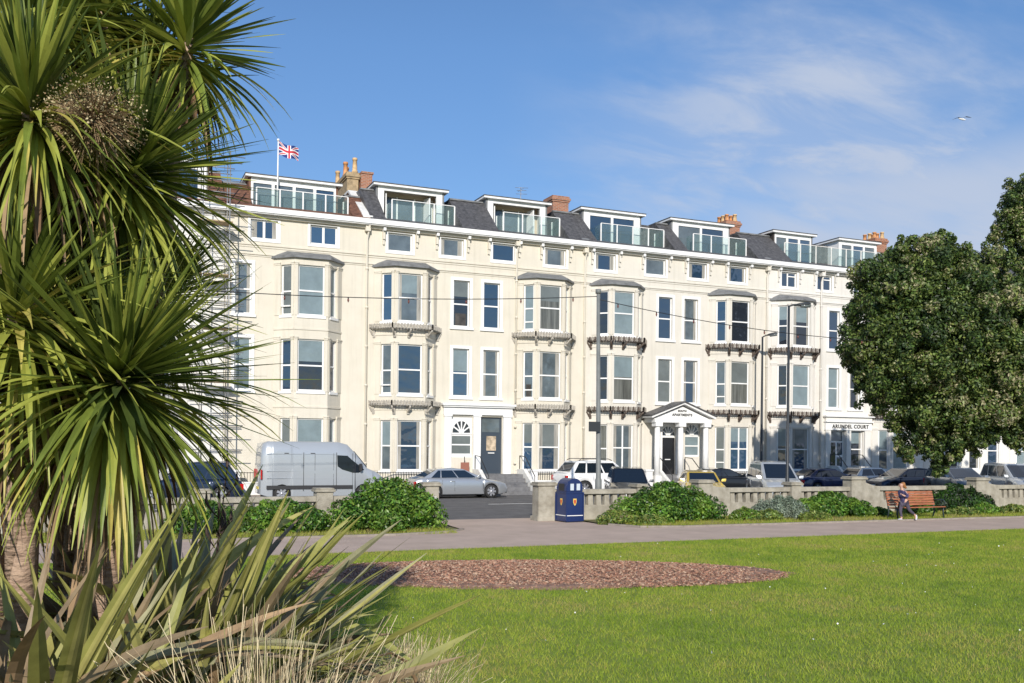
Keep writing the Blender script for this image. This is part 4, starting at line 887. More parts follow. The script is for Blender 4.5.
for x in (-1.12,1.12):
    k = MB()
    k.tube([(x,-.40,.02),(x,-.36,.25),(x,-.38,.41)], [.03,.028,.03], iron, 8); k.tube([(x,.10,.02),(x,.02,.25),(x,.05,.45),(x,.18,.98)], [.03,.03,.03,.025], iron, 8)
    k.tube([(x,-.42,.41),(x,.05,.41)], .025, iron, 6); k.tube([(x,-.38,.41),(x,-.44,.6),(x,-.38,.68),(x,.0,.68),(x,.1,.64)], .024, iron, 8)
    k.tube([(x,-.3,.45),(x,-.2,.55),(x,-.28,.62),(x,-.33,.56)], .015, iron, 6)
    k.box(x-.04,x+.04,-.46,-.32,0,.03,iron); k.box(x-.04,x+.04,.04,.18,0,.03,iron); rel(k,'bench_end',bn)

# ------------------------------------------------------------------ running child
def skin_obj(name, joints, edges, m, parent, sub=2):
    me = bpy.data.meshes.new(name); me.from_pydata([j[0] for j in joints], edges, []); o = bpy.data.objects.new(name, me); COL.objects.link(o)
    sk = o.modifiers.new('s','SKIN'); sk.use_smooth_shade = True
    for i, j in enumerate(joints):
        r_ = j[1]; me.skin_vertices[0].data[i].radius = r_ if isinstance(r_, tuple) else (r_, r_)
    me.skin_vertices[0].data[0].use_root = True
    ss = o.modifiers.new('u','SUBSURF'); ss.levels = ss.render_levels = sub
    bpy.context.view_layer.update(); dg = bpy.context.evaluated_depsgraph_get(); nm = bpy.data.meshes.new_from_object(o.evaluated_get(dg))
    o.modifiers.clear(); o.data = nm; nm.materials.clear(); nm.materials.append(m); nm.polygons.foreach_set('use_smooth', [True]*len(nm.polygons))
    o.parent = parent; return o
skinm = mat('skin', (.55,.33,.24), .5); coatm = mat('navy_coat', (.02,.02,.07), .8, .9, 30, col2=(.10,.09,.2)); legm = mat('grey_leggings', (.07,.06,.09), .8); hairm = mat('ginger_hair', (.33,.15,.05), .6, .5, 30)
ch = empty('person', (25.55,25.2,0), 'child in a navy coat and grey leggings running to the left past the bench', 'person', rz=0)
# local: -x is the running direction
hip = (.05,0,.68)
J = [(hip,(.085,.11)),((.02,0,.82),(.085,.10)),((-.03,0,1.0),(.09,.125)),((-.06,0,1.10),(.045,.05)),((-.085,0,1.17),(.04,.042)),
     ((-.11,0,1.25),(.088,.078)),((-.115,0,1.31),(.075,.07)),
     ((.0,.07,.63),.075),((-.05,.08,.36),.052),((.02,.08,.09),.034),((-.07,.08,.04),.03),((-.14,.08,.035),.022),
     ((.1,-.07,.62),.075),((.20,-.08,.38),.052),((.46,-.08,.22),.034),((.50,-.08,.13),.03),((.50,-.08,.06),.02),
     ((-.05,.14,1.03),.045),((.10,.19,.86),.036),((-.08,.17,.80),.027),((-.14,.15,.83),.022),
     ((-.05,-.14,1.03),.045),((.02,-.2,.84),.036),((-.16,-.17,.90),.027),((-.22,-.15,.94),.022)]
Ed = [(0,1),(1,2),(2,3),(3,4),(4,5),(5,6),(0,7),(7,8),(8,9),(9,10),(10,11),(0,12),(12,13),(13,14),(14,15),(15,16),(2,17),(17,18),(18,19),(19,20),(2,21),(21,22),(22,23),(23,24)]
skin_obj('body', J, Ed, skinm, ch)
skin_obj('coat', [((.06,0,.60),(.115,.145)),((.03,0,.80),(.105,.125)),((-.03,0,1.0),(.105,.14)),((-.05,0,1.09),(.06,.065)),((-.05,.14,1.03),.06),((.10,.19,.86),.05),((-.05,.17,.81),.042),((-.05,-.14,1.03),.06),((.02,-.2,.84),.05),((-.12,-.175,.88),.042)],
         [(0,1),(1,2),(2,3),(2,4),(4,5),(5,6),(2,7),(7,8),(8,9)], coatm, ch)
skin_obj('leggings', [((.05,0,.66),(.095,.12)),((.0,.07,.62),.083),((-.05,.08,.36),.06),((.02,.08,.12),.042),((.1,-.07,.61),.083),((.20,-.08,.38),.06),((.44,-.08,.235),.042)], [(0,1),(1,2),(2,3),(0,4),(4,5),(5,6)], legm, ch)
shoe = mat('pale_shoe', (.6,.62,.7), .5)
skin_obj('shoe', [((.05,.08,.055),(.045,.042)),((-.06,.08,.05),.042),((-.15,.08,.04),.032)], [(0,1),(1,2)], shoe, ch)
skin_obj('shoe', [((.50,-.08,.22),(.045,.042)),((.53,-.08,.12),.042),((.51,-.08,.03),.032)], [(0,1),(1,2)], shoe, ch)
skin_obj('hair', [((-.06,0,1.34),(.09,.085)),((-.02,0,1.27),(.095,.088)),((.05,0,1.2),(.06,.06)),((.14,0,1.14),(.035,.035))], [(0,1),(1,2),(2,3)], hairm, ch)
k = MB(); dk = mat('eye_dark',(.03,.02,.02),.3)
for y in (.035,-.035): k.tube([(-.188,y,1.275),(-.198,y,1.275)], [.012,.01], dk, 8)
k.tube([(-.19,0,1.255),(-.215,0,1.235),(-.19,0,1.225)], [.008,.014,.01], skinm, 6); k.tube([(-.185,-.022,1.195),(-.195,0,1.192),(-.185,.022,1.195)], .006, mat('lip',(.4,.14,.12),.5), 5)
rel(k,'face_features',ch)
for y, hx, hz, s_ in ((.15,-.14,.83,1),(-.15,-.22,.94,-1)):
    for q in range(4): 
        k = MB(); k.tube([(hx,y+s_*(.012*q-.018),hz),(hx-.03,y+s_*(.013*q-.02),hz+.012),(hx-.045-.004*(q in (1,2)),y+s_*(.013*q-.02),hz-.004)], [.009,.0085,.006], skinm, 6)
        if q == 0: kk = MB()
        kk.add(k.v, k.f, skinm, True)
    kk.tube([(hx+.01,y-.02*s_,hz+.005),(hx-.012,y-.035*s_,hz+.02),(hx-.03,y-.032*s_,hz+.022)], [.01,.009,.007], skinm, 6)
    rel(kk,'fingers',ch)

# ------------------------------------------------------------------ gull
gp = worldpt(962,119,60); gu = empty('gull', tuple(gp), 'white gull gliding against the cloud at the upper right', 'bird', rz=-YAW)
gw = mat('gull_white',(.75,.75,.75),.7); gg = mat('gull_grey',(.18,.19,.21),.7)
k = MB(); k.tube([(-.26,0,.03),(-.2,0,.03),(-.05,0,.0),(.1,0,-.03),(.19,0,-.05),(.25,0,-.05),(.30,0,-.055)], [.01,.05,.075,.07,.045,.03,.006], gw, 10); rel(k,'body',gu)
for s_ in (-1,1):
    k = MB(); pts = [(0,.0,.03),(.28,0,.17 if s_>0 else .10),(.5,0,.14 if s_>0 else .03),(.70,0,.10 if s_>0 else -.07)]; ch_ = [.10,.09,.07,.015]
    vs = []
    for (x,y,z),c in zip(pts,ch_): vs += [(s_*x,-c,z),(s_*x,c,z),(s_*x,c*.3,z+.022)]
    k.add(vs, [f for i in range(3) for f in ((3*i,3*i+3,3*i+4,3*i+1),(3*i+1,3*i+4,3*i+5,3*i+2),(3*i+2,3*i+5,3*i+3,3*i))]+[(0,1,2),(9,10,11)], gg); rel(k,'wing',gu)

gu.scale = (.85,.85,.85)
# ------------------------------------------------------------------ foliage
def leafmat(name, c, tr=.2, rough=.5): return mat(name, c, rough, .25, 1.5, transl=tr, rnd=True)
def leaf_cloud(name, centres, radii, n, size, mats, parent=None, asp=.5, shell=.55, squash=1.0, zmin=None, weights=None, asnp=False):
    """leaves spread through the shells of many clumps"""
    centres = np.array(centres, float); radii = np.array(radii, float)
    w = radii**2; w /= w.sum(); ci = rng.choice(len(radii), n, p=w)
    dvec = rng.normal(size=(n,3)); dvec /= np.linalg.norm(dvec,axis=1)[:,None]
    rad = radii[ci]*(1-shell*rng.random(n)**1.6); p = centres[ci]+dvec*rad[:,None]*np.array([1,1,squash])
    # drop leaves buried deep in other clumps
    keep = np.ones(n,bool)
    for c, r_ in zip(centres, radii):
        if r_ < .35: continue
        keep &= ~((((p-c)/np.array([1,1,squash]))**2).sum(1) < (r_*.42)**2)
    if zmin is not None: keep &= p[:,2] > zmin
    p, dvec, ci = p[keep], dvec[keep], ci[keep]; n = len(p)
    nrm = dvec+rng.normal(size=(n,3))*.7+np.array([0,0,.25]); nrm /= np.linalg.norm(nrm,axis=1)[:,None]
    a = rng.normal(size=(n,3)); a -= (a*nrm).sum(1)[:,None]*nrm; a /= np.linalg.norm(a,axis=1)[:,None]; c = np.cross(nrm,a)
    s = (size*(.6+.8*rng.random(n)))[:,None]; a *= s; c *= s*asp
    v = np.stack([p-a, p+c*.9-a*.1+nrm*s*.12, p+a, p-c*.9-a*.1+nrm*s*.12],1).reshape(-1,3)
    W_ = np.array(weights or [1]*len(mats), float); W_ /= W_.sum()
    tone = rng.random(len(centres))[ci]*.5+rng.random(n)*.5
    idx = np.clip(np.searchsorted(np.cumsum(W_), (np.argsort(np.argsort(tone))/n)), 0, len(mats)-1)
    return npmesh(name, v, 4, mats, idx, parent, off=(0,0,0))
def bush(name, label, x, y, rx, ry, h, n, size, mats, cat='bush', group=None, asp=.5, k=26, seed=1, weights=None, zb=0.0, pw=.45):
    rg = random.Random(seed); r = empty(name, (x,y,0), label, cat, group); cs, rs = [], []
    for i in range(k):
        a = rg.uniform(0,2*math.pi); e = rg.uniform(0,.82); q = rg.uniform(.18,.36)*min(h,rx)
        px_, py_ = rx*e*math.cos(a), ry*e*math.sin(a); pz = h*(1-e**2.2)**pw - q
        pz = max(q*.6, pz*(rg.uniform(.35,1) if i%3 else 1)); cs.append((px_,py_,pz+zb)); rs.append(q)
    for e in np.linspace(-.75,.75,7): cs.append((rx*e,0,h*.38*(1-abs(e)**2)+.05)); rs.append(min(h*.42,rx*.4))
    st_ = MB()
    for i in range(7):
        a = rg.uniform(0,6.28); st_.tube([(0,0,0),(rx*.3*math.cos(a),ry*.3*math.sin(a),h*.35),(rx*.6*math.cos(a),ry*.6*math.sin(a),h*.6)], [.035,.025,.01], barkm, 5)
    rel(st_,'stem',r)
    leaf_cloud('foliage', cs, rs, n, size, mats, r, asp=asp, zmin=.01, weights=weights); return r
barkm = mat('bark', (.16,.115,.08), .9, .4, 8, .6, 14, stretch=(2,2,.5))
dk_g = [leafmat('leaf_deep', (.03,.085,.012),.25,.42), leafmat('leaf_green', (.075,.18,.022),.3,.42), leafmat('leaf_bright', (.16,.29,.04),.35,.42)]
lt_g = [leafmat('leaf_lime', (.16,.24,.04),.25), leafmat('leaf_yellowish', (.26,.30,.07),.25), leafmat('leaf_mid', (.08,.15,.03),.25)]
gy_g = [leafmat('leaf_silver', (.27,.33,.25),.15,.7), leafmat('leaf_silver_dark', (.14,.19,.13),.15,.7)]
bush('bush', 'large rounded glossy green bush just left of the gateway', 7.68, 27.1, 1.6, 1.15, 1.55, 34000, .055, dk_g, seed=2, group='evergreen bushes along the balustrade')
bush('bush', 'low wide glossy green bush in front of the silver van', 4.65, 27.1, 1.3, 1.0, .98, 26000, .055, dk_g, seed=3, group='evergreen bushes along the balustrade')
bush('bush', 'green bush at the far left, half behind the palm leaves', 2.6, 27.0, 1.0, .9, .95, 14000, .055, dk_g, seed=4, group='evergreen bushes along the balustrade')
bush('bush', 'largest mounded dark green bush, right of the litter bin', 17.4, 27.3, 2.2, 1.1, 1.36, 42000, .055, dk_g, seed=15, k=40, group='evergreen bushes along the balustrade', pw=.8)
bush('bush', 'silver grey leaved bush beside the green bush near the bench', 21.95, 27.2, 1.25, .8, .85, 15000, .05, gy_g, seed=6, asp=.25)
bush('bush', 'spreading bright green bush left of the bench', 24.2, 27.4, 2.1, .8, .95, 26000, .06, dk_g, seed=7, group='evergreen bushes along the balustrade', weights=[1,2,2], pw=.8)
bush('bush', 'dark ivy mass hanging over the shaded balustrade right of the bench', 32.0, 28.8, 2.0, .55, 1.12, 22000, .07, [dk_g[0],leafmat('leaf_shaded',(.014,.03,.010),.1)], seed=8)  # shade under the tree put into the ivy's near-black leaf colour
bush('bush', 'small green bush behind the right end of the bench', 28.8, 27.6, .7, .5, .75, 7000, .06, dk_g, seed=9)
i_ = 0
for (x,y,rx,h_,ms,lb_) in ((15.25,26.9,.75,.5,lt_g,'yellow green spiky plant beside the litter bin'),(16.1,26.3,.6,.35,lt_g,'low yellow green plant in front of the largest bush'),(20.1,26.8,.55,.5,dk_g[1:]+lt_g[:1],'small leafy plant below the tall pier right of the largest bush'),(20.9,26.6,.6,.42,lt_g,'pale green low plant left of the silver bush'),(22.6,26.2,.7,.36,lt_g,'low lime green plant in front of the silver bush'),(26.0,26.9,.7,.4,dk_g,'low green plant behind the running child'),(29.9,26.6,.9,.35,lt_g,'low lime plant right of the bench'),(31.3,26.8,.7,.5,dk_g[1:],'upright green plant in the verge right of the bench'),(33.0,26.9,.8,.4,lt_g,'low plant in the shaded verge at the far right')):
    i_ += 1; bush('shrub', lb_, x, y, rx, .45, h_, 3600, .06, ms, 'plant', 'low plants in the verge', seed=20+i_, asp=.35, k=12)
def verge_keep(x,y): return ((x<9.3)|(x>15.4))&(y>25.35+.0*x)
blades('verge_grass', 60000, -2, 36, 25.35, 28.7, .10, .008, [gm[1],gm[3],mat('grass_straw',(.32,.27,.12),.8,transl=.2)], verge_keep, 'rough grass and weeds on the verges below the balustrade')

# big evergreen oak on the right
def tree(label, cx, cy, lobes, trunk, n, size, seed):
    rg = random.Random(seed); r = empty('evergreen_tree', (cx,cy,0), label, 'tree', 'evergreen trees at the right')
    b = MB(); b.tube(trunk, [.34,.27,.22,.16][:len(trunk)], barkm, 12)
    top = Vector(trunk[-1])
    for i, (c, q) in enumerate(lobes):
        if i % 2: continue
        c = Vector(c); s0 = Vector(trunk[-2]).lerp(top, rg.random()); md = s0.lerp(c,.5)+Vector((rg.uniform(-.3,.3),rg.uniform(-.3,.3),.3)); b.tube([s0,md,c], [.12,.08,.03], barkm, 6)
    rel(b,'trunk',r)
    cs, rs = [], []
    for c, q in lobes:
        c = np.array(c)
        m_ = int(10+q*10)
        for i in range(m_):
            dv = np.array([rg.gauss(0,1),rg.gauss(0,1),rg.gauss(0,1)]); dv /= np.linalg.norm(dv); cs.append(c+dv*q*rg.uniform(.65,1.0)); rs.append(rg.uniform(.16,.5)*min(1,q*.8))
            if i%3 == 0: cs.append(c+dv*q*rg.uniform(1.0,1.16)); rs.append(rg.uniform(.10,.22))
        cs.append(c); rs.append(q*.72)
    size *= .9; n = int(n*1.1)
    ml = [leafmat('oak_dark',(.028,.055,.015),.2), leafmat('oak_green',(.085,.145,.03),.3), leafmat('oak_olive',(.165,.22,.055),.3), leafmat('oak_pale',(.36,.34,.19),.25,.7)]
    leaf_cloud('crown', cs, rs, n, size, ml, r, asp=.5, shell=.5, weights=[2.6,3.0,2.3,.8])
    return r
def W2(px,py,Z,o): p = worldpt(px,py,Z); return tuple(p-np.array(o))
TZ = 40.0; o1 = tuple(worldpt(1045,500,TZ)); o1 = (o1[0],o1[1],0)
spec = [(925,268,1.3,0),(885,285,1.4,.0),(868,318,1.15,.5),(862,352,.95,.3),(905,325,1.9,-.8),(960,290,1.9,.4),(955,345,2.3,-1.0),(905,375,1.6,-.5),(878,388,1.0,.5),(862,378,.6,.2),(893,408,.9,.2),(940,405,1.7,-.5),(1000,310,2.2,.5),(1010,370,2.3,-.6),(985,405,1.5,-.8),(1050,340,2.4,.5),(1050,400,1.6,0),(915,435,.75,.3),(930,450,.62,.1),(950,440,.85,-.3),(975,440,.6,-.5),(1020,415,.9,0),(1065,290,1.8,1),(985,275,1.2,1.2),(955,375,2.0,2.2),(1000,350,2.0,2.5),(905,340,1.6,2.0),(942,250,.8,.2),(900,253,.7,.3),(1030,430,.7,.0),(925,395,1.3,1.5),(1035,300,2.2,.3),(1005,395,1.5,-1.2),(1040,380,2.0,-.6),(972,425,1.0,-.6),(1000,425,.9,-.8),(1015,440,.6,-.6),(905,450,.5,0),(938,466,.45,.1),(870,345,1.2,-.4),(895,300,1.4,-.8),(930,320,1.8,-1.2),(975,320,2.0,-1.2)]
lobes = [(W2(px,py,TZ+dz,o1), q*.93) for px,py,q,dz in spec]
tree('big spreading evergreen oak hanging over the parked cars', o1[0], o1[1], lobes, [(0,0,-.05),(.05,.2,1.2),(.1,.4,2.6),(-.9,.5,4.0)], 330000, .082, 3)
TZ2 = 46.0; o2 = tuple(worldpt(1062,500,TZ2)); o2 = (o2[0],o2[1],0)
spec2 = [(1018,205,.6,0),(1008,222,.45,0),(1022,190,.45,0),(1000,232,.35,0),(1035,225,.9,0),(1002,240,.35,.1),(1040,240,1.0,0),(1060,200,1.1,0),(1030,270,.7,.4),(1075,260,1.3,0),(1090,330,1.6,0),(1065,300,.9,.5),(1045,290,.6,.3)]
tree('darker taller evergreen at the right edge, only its upper left side in view', o2[0], o2[1], [(W2(px,py,TZ2+dz,o2), q*1.5) for px,py,q,dz in spec2], [(0,0,-.05),(0,0,2.5),(.1,0,6),(0,0,9)], 90000, .075, 4)

# ------------------------------------------------------------------ foreground palms
def strap_leaves(name, specs, mats, parent, nseg=9, kink=False):
    """specs: (origin, direction, length, width, droop, twist, material index, fold); each leaf a folded tapering strap"""
    V, MI = [], []
    for (o, dr, L, w, droop, tw, mi, fold) in specs:
        kc = .34+.34*((abs(dr[0])*37.7+abs(dr[1])*91.1)%1)
        p = np.array(o, float); dv = np.array(dr, float); dv /= np.linalg.norm(dv)
        side = np.cross(dv, [0,0,1.0]); nn = np.linalg.norm(side); side = side/nn if nn > .05 else np.array([1.0,0,0])
        row = []; s_ = L/nseg
        for k in range(nseg+1):
            t = k/nseg; prof = (.45+.55*min(1,t/.3)) if t < .3 else (1-((t-.3)/.7)**(3.2 if kink else 1.7))
            hw = max(.0015, w/2*prof); up = np.cross(side, dv); ang = tw*t
            sd = side*math.cos(ang)+up*math.sin(ang); u2 = np.cross(sd, dv)
            row.append((p-sd*hw+u2*hw*fold, p.copy(), p+sd*hw+u2*hw*fold))
            g_ = (.25+1.5*t) if not kink else (.15+7.5*math.exp(-((t-kc)/.06)**2)+1.0*t*t)
            if kink:
                hx, hy = dv[0], dv[1]; hn = math.hypot(hx,hy)
                if k == 0: hd = np.array([hx/hn,hy/hn,0]) if hn > 1e-6 else np.array([1.0,0,0]); tht = math.atan2(hn, dv[2])
                tht = min(2.75, tht+droop*g_/nseg); dv = hd*math.sin(tht)+np.array([0,0,math.cos(tht)])
            else: dv = dv+np.array([0,0,-1.0])*droop*g_/nseg
            dv /= np.linalg.norm(dv); p = p+dv*s_
            side = side-dv*np.dot(side,dv); side /= max(1e-6,np.linalg.norm(side))
        for k in range(nseg):
            a, b_ = row[k], row[k+1]
            V += [a[0],a[1],b_[1],b_[0], a[1],a[2],b_[2],b_[1]]; MI += [mi,mi]
    return npmesh(name, np.array(V), 4, mats, np.array(MI), parent)
cm = [mat('cordyline_deep',(.065,.095,.02),.48,.3,3,transl=.2), mat('cordyline_green',(.17,.22,.038),.46,.25,3,transl=.2), mat('cordyline_light',(.35,.38,.07),.46,.2,3,transl=.22), mat('cordyline_yellow',(.55,.47,.12),.45,.25,3,transl=.3), mat('cordyline_dead',(.36,.25,.14),.8,.3,3,transl=.15), mat('cordyline_brown',(.17,.10,.055),.85,.3,3,transl=.1)]
palm_bark = mat('palm_bark', (.50,.36,.26), .9, .4, 10, .8, 16, stretch=(1,1,2.5), col2=(.27,.18,.13))
def rosette(parent, c, axis, n, L, w, seed, old=.35, dead=.12, spread=125):
    rg = random.Random(seed); n = int(n*1.8); w *= .92; ax = Vector(axis).normalized(); t1 = ax.orthogonal().normalized(); t2 = ax.cross(t1); S = []
    for i in range(n):
        q = (i+.5)/n; th = R(6+spread*q**.75)+rg.gauss(0,.12); ph = i*2.39996+rg.gauss(0,.3)
        dv = ax*math.cos(th)+(t1*math.cos(ph)+t2*math.sin(ph))*math.sin(th)
        l = 1.13*L*(.72+.36*rg.random())*(.7+.3*min(1,q*3)); o = Vector(c)-ax*(.22*q)+dv*.02
        droop = (.06+1.3*max(0,q-.42)**1.1)*rg.uniform(.5,1.5)
        if q > 1-dead: mi = rg.choice((4,5,5)); droop += 2.2
        elif q > 1-dead-old: mi = rg.choice((1,2,2,2,3 if rg.random()<.45 else 1)); droop += .7
        else: mi = rg.choice((0,1,1,2))
        S.append((tuple(o), tuple(dv), l, w*rg.uniform(.7,1.2), droop, rg.gauss(0,.45), mi, rg.uniform(.1,.4)))
    return strap_leaves('leaf_rosette', S, cm, parent)
def cordyline(name_label, base, heads, seed, rad=.075, fork=.5):
    r = empty('cabbage_palm', base, name_label, 'palm', 'cabbage palms in the foreground'); b = MB(); bo = Vector(base)
    for k, (hp, ax, n, L, w, od, vd) in enumerate(heads):
        h_ = Vector(hp)-bo; j = Vector((h_.x*.3, h_.y*.3, max(.5,min(1.5,h_.z*fork))))
        if k == 0: b.tube([(0,0,-.05),(0.03,0,.6),j,h_.lerp(j,.4)+Vector((.03,.02,0)),h_], [rad*1.35,rad*1.1,rad,rad*.75,rad*.4], palm_bark, 12)
        else: b.tube([j,j.lerp(h_,.5)+Vector((h_.x*.08,0,-.1)),h_], [rad*.9,rad*.7,rad*.4], palm_bark, 10)
    rel(b,'trunk',r)
    for k, (hp, ax, n, L, w, od, vd) in enumerate(heads):
        o = tuple(Vector(hp)-bo); rosette(r, o, ax, n, L, w, seed*20+k, old=od, dead=vd)
    return r
ca, sa = math.cos(YAW), math.sin(YAW)
def wa(r_, f_, u_): return (r_*ca+f_*sa, -r_*sa+f_*ca, u_)     # axis given as right / away / up
wp = lambda px,py,Z: tuple(worldpt(px,py,Z))
def gb(px, Z): p = worldpt(px,500,Z); return (float(p[0]),float(p[1]),0)
cordyline('tallest cabbage palm with a brown seed cluster, behind the others', gb(62,6.3), [
    (wp(135,168,5.7), wa(.65,-.4,.6), 230, .80, .048, .42, .16), (wp(190,35,6.2), wa(.3,-.25,.9), 130, .66, .046, .35, .12),
    (wp(146,72,6.6), wa(.15,-.1,1), 120, .64, .045, .35, .12), (wp(105,0,6.3), wa(0,-.1,1), 150, .75, .047, .35, .12), (wp(72,55,6.7), wa(-.1,0,.9), 170, .80, .047, .4,.15),
    (wp(95,150,6.6), wa(0,-.2,1), 150, .75, .047, .4,.2)], 3)
cordyline('cabbage palm with heavy drooping leaves at the left edge', gb(22,5.8), [
    (wp(28,98,5.1), wa(0,-.35,.9), 180, .72, .046, .5, .12), (wp(12,308,5.2), wa(-.05,-.5,.8), 210, .88, .050, .5, .14),
    (wp(-45,205,5.5), wa(-.3,0,.9), 150, .85, .047, .4, .1), (wp(25,10,5.7), wa(0,0,.9), 150, .75, .046, .4, .14), (wp(40,205,5.9), wa(0,-.1,.9), 150, .78, .047, .4, .2)], 5)
cordyline('lower cabbage palm whose big rosette fans out over the van', gb(100,6.0), [
    (wp(122,375,5.3), wa(.5,-.55,.65), 300, .90, .052, .48, .12), (wp(78,258,6.1), wa(.1,0,1), 190, .80, .048, .4, .18), (wp(165,292,6.5), wa(.5,.0,.7), 130, .62, .045, .35, .14)], 7)
cordyline('short cabbage palm trunk low at the far left', gb(-25,6.1), [(wp(-30,395,5.6), wa(-.1,-.3,.9), 170, .85, .050, .5, .14), (wp(50,395,6.2), wa(0,-.1,1), 170, .78, .048, .45, .2)], 9)
# seed cluster of the tallest palm, hanging among its leaves
tp = [o for o in bpy.data.objects if o.name == 'cabbage_palm'][0]
cc = np.array(wp(93,117,5.05))-np.array(tp.location); b = MB(); rg = random.Random(4)
n = 700; S = []
sm_ = mat('seed_branch',(.25,.17,.09),.8)
for i in range(n):
    dv = np.array([rg.gauss(0,1),rg.gauss(0,1),rg.gauss(0,.75)]); dv /= np.linalg.norm(dv); l = .25*(.55+.5*rg.random()); p0 = cc-np.array([0,0,.02]); p1 = p0+dv*l*.6+np.array([0,0,-.01]); p2 = p0+dv*l+np.array([0,0,-.05+.03*rg.random()])
    b.tube([p0,p1,p2], [.004,.0025,.0015], sm_, 3, caps=False, smooth=False)
b.tube([cc+np.array([.05,.35,-.5]), cc+np.array([.02,.15,-.2]), cc], [.012,.010,.008], sm_, 6)
o = rel(b,'seed_cluster',tp,recalc=False)
m_ = 4200; dv = rng.normal(size=(m_,3)); dv /= np.linalg.norm(dv,axis=1)[:,None]; rr_ = .26*(.35+.7*rng.random(m_)**.9)
sd = flakes('seeds', m_, cc+dv*rr_[:,None]*np.array([1.05,1,.82]), .0055, .8, [mat('seed_cream',(.50,.42,.25),.8), mat('seed_brown',(.22,.14,.07),.8), mat('seed_olive',(.30,.27,.12),.8)], 1, o)
# ------------------------------------------------------------------ flax and dry grass
fm_ = [mat('flax_green',(.28,.28,.075),.5,.25,4,transl=.15), mat('flax_bronze',(.27,.20,.12),.5,.3,4,transl=.12), mat('flax_yellow',(.48,.45,.15),.45,.2,4,transl=.2), mat('flax_grey',(.30,.29,.17),.5,.25,4,transl=.12), mat('flax_dead',(.30,.20,.11),.85,.3,4)]
def flax(label, base, n, L, w, seed, lean=(0,0), spread=70):
    n = int(n*2.1); L *= 1.17; w *= 1.3
    rg = random.Random(seed); r = empty('flax_plant', base, label, 'plant', 'variegated flax plants in the foreground'); S = []; L *= 1.1
    for i in range(n):
        q = rg.random(); ph = rg.uniform(0,2*math.pi); th = R(6+spread*q); l = L*rg.uniform(.65,1.12)
        dv = (math.sin(th)*math.cos(ph)+lean[0], math.sin(th)*math.sin(ph)+lean[1], math.cos(th)); o = (math.cos(ph)*.22*q+rg.gauss(0,.05), math.sin(ph)*.22*q+rg.gauss(0,.05), .02)
        mi = rg.choices((0,1,2,3,4),(5,3,2.2,2.6,1.1))[0]; ww = w*rg.uniform(.6,1.15); dr = rg.choice((rg.uniform(.15,.5),rg.uniform(.7,1.3),rg.uniform(1.1,2.0))); tw = rg.gauss(0,.7)
        S.append((o,dv,l,ww,dr,tw,mi,.25))
        if mi in (0,3) and rg.random()<.55:      # paler margins
            S.append((tuple(np.array(o)+np.array([0,0,.006])), dv, l*.98, ww*.42, dr, tw, 2, .1))
    strap_leaves('foliage', S, fm_, r, 20, True); return r
flax('tall grey green flax clump filling the lower left corner', gb(-10,4.7), 100, 1.75, .085, 1, (.10,-.05), 42)
flax('arching bronze flax clump under the palm trunks', gb(60,5.1), 120, 1.75, .085, 2, (.10,-.05), 44)
flax('broad flax clump with yellow edged leaves arching to the right over the lawn', gb(172,6.3), 150, 1.78, .085, 3, (.06,-.06), 42)
flax('lower flax clump between the dry grasses', gb(110,4.7), 90, 1.4, .08, 4, (.08,-.08), 46)
flax('small flax clump on the edge of the lawn', gb(212,7.2), 110, 1.45, .08, 5, (.0,-.03), 42)
flax('dense drooping flax clump behind the straw coloured tuft', gb(190,5.6), 120, 1.42, .08, 6, (.03,-.06), 44)
flax('shaded flax clump between the palm trunks', gb(140,6.7), 110, 1.75, .08, 7, (.0,0), 38)
fl = [o for o in bpy.data.objects if o.name.startswith('flax_plant')][2]; k = MB(); dkst = mat('dark_seed_stalk', (.06,.04,.035), .7)
tp_ = np.array(wp(226,478,5.8))-np.array(fl.location); k.tube([(.05,0,0),(.1,0,1.0),tuple(tp_*.8+np.array([.02,0,0])),tuple(tp_)], [.013,.011,.008,.005], dkst, 6)
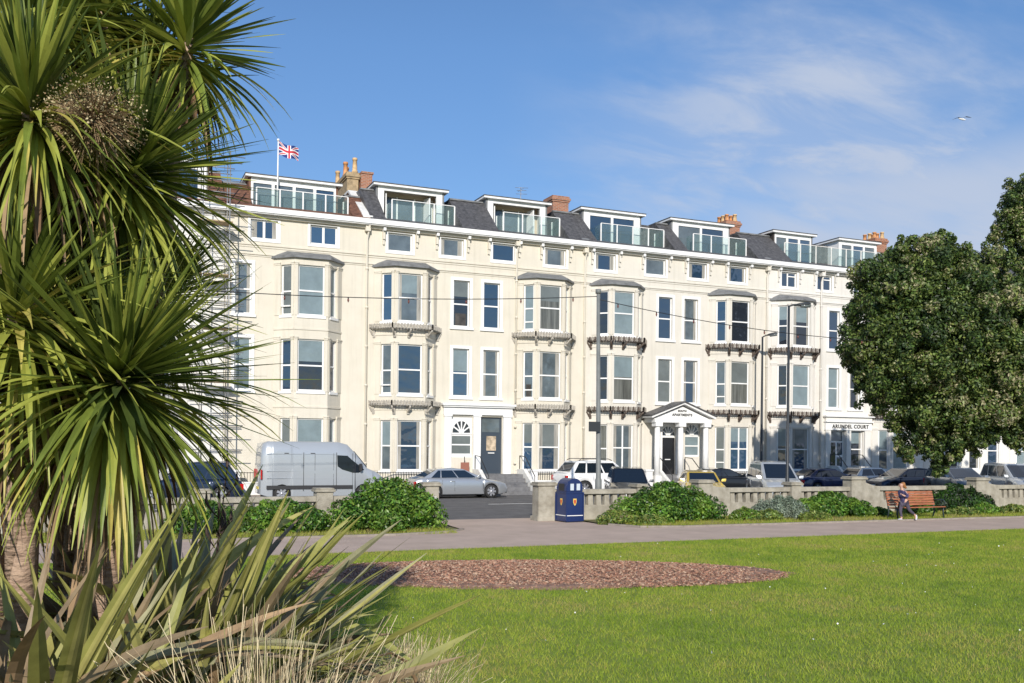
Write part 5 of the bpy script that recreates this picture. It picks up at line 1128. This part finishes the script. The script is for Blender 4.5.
rg = random.Random(5)
for i in range(12):
    t = 1-rg.random()*.2; p = Vector(tp_)*t; a = rg.uniform(0,6.28); e = p+Vector((math.cos(a)*.09,math.sin(a)*.09,.10)); k.tube([p,p.lerp(e,.5)+Vector((0,0,-.01)),e,e+Vector((0,0,.07))], [.004,.005,.011,.003], dkst, 5)
rel(k,'flower_stalk',fl,recalc=False)
n = 9000; a = rng.random(n)*6.283; q = np.sqrt(rng.random(n)); bx = -1.2+2.9*q*np.cos(a)*1.1; by = 6.2+2.8*q*np.sin(a)
flakes('fallen_leaves', n, np.stack([bx,by,.03+.35*rng.random(n)**3],1), .09, .12, [mat('litter_tan',(.38,.27,.15),.9), mat('litter_brown',(.19,.11,.06),.9), mat('litter_grey',(.30,.26,.20),.9)], .5, kind='stuff', label='dry fallen strap leaves heaped under the flax and palms', cat='dead leaves')
def drygrass(label, base, n, L, seed, rad=.25):
    rg = random.Random(seed); r = empty('ornamental_grass', base, label, 'grass tuft', 'dry grass tufts in the foreground'); S = []
    for i in range(n):
        ph = rg.uniform(0,6.283); th = abs(rg.gauss(0,.38)); S.append(((rad*rg.gauss(0,.6)*math.cos(ph),rad*rg.gauss(0,.6)*math.sin(ph),0),(math.sin(th)*math.cos(ph),math.sin(th)*math.sin(ph),math.cos(th)),L*rg.uniform(.5,1.1),.007,rg.uniform(.2,1.8),rg.gauss(0,1),rg.choices((0,1,2),(5,3,1))[0],.1))
    strap_leaves('foliage', S, [mat('straw',(.74,.62,.40),.8,.2,4,transl=.2),mat('straw_brown',(.33,.24,.15),.85,.2,4,transl=.1),mat('straw_green',(.27,.29,.10),.7,.2,4,transl=.2)], r, 7)
drygrass('straw coloured dry grass tuft below the flax, largest of the three', gb(262,4.3), 1300, 1.66, 1, .28)
drygrass('straw coloured dry grass tuft leaning over the lawn edge beside the largest tuft', gb(300,5.5), 900, 1.12, 2, .3)
drygrass('brownish dry grass tuft standing rightmost on the lawn edge', gb(408,7.4), 1600, .98, 3, .28)
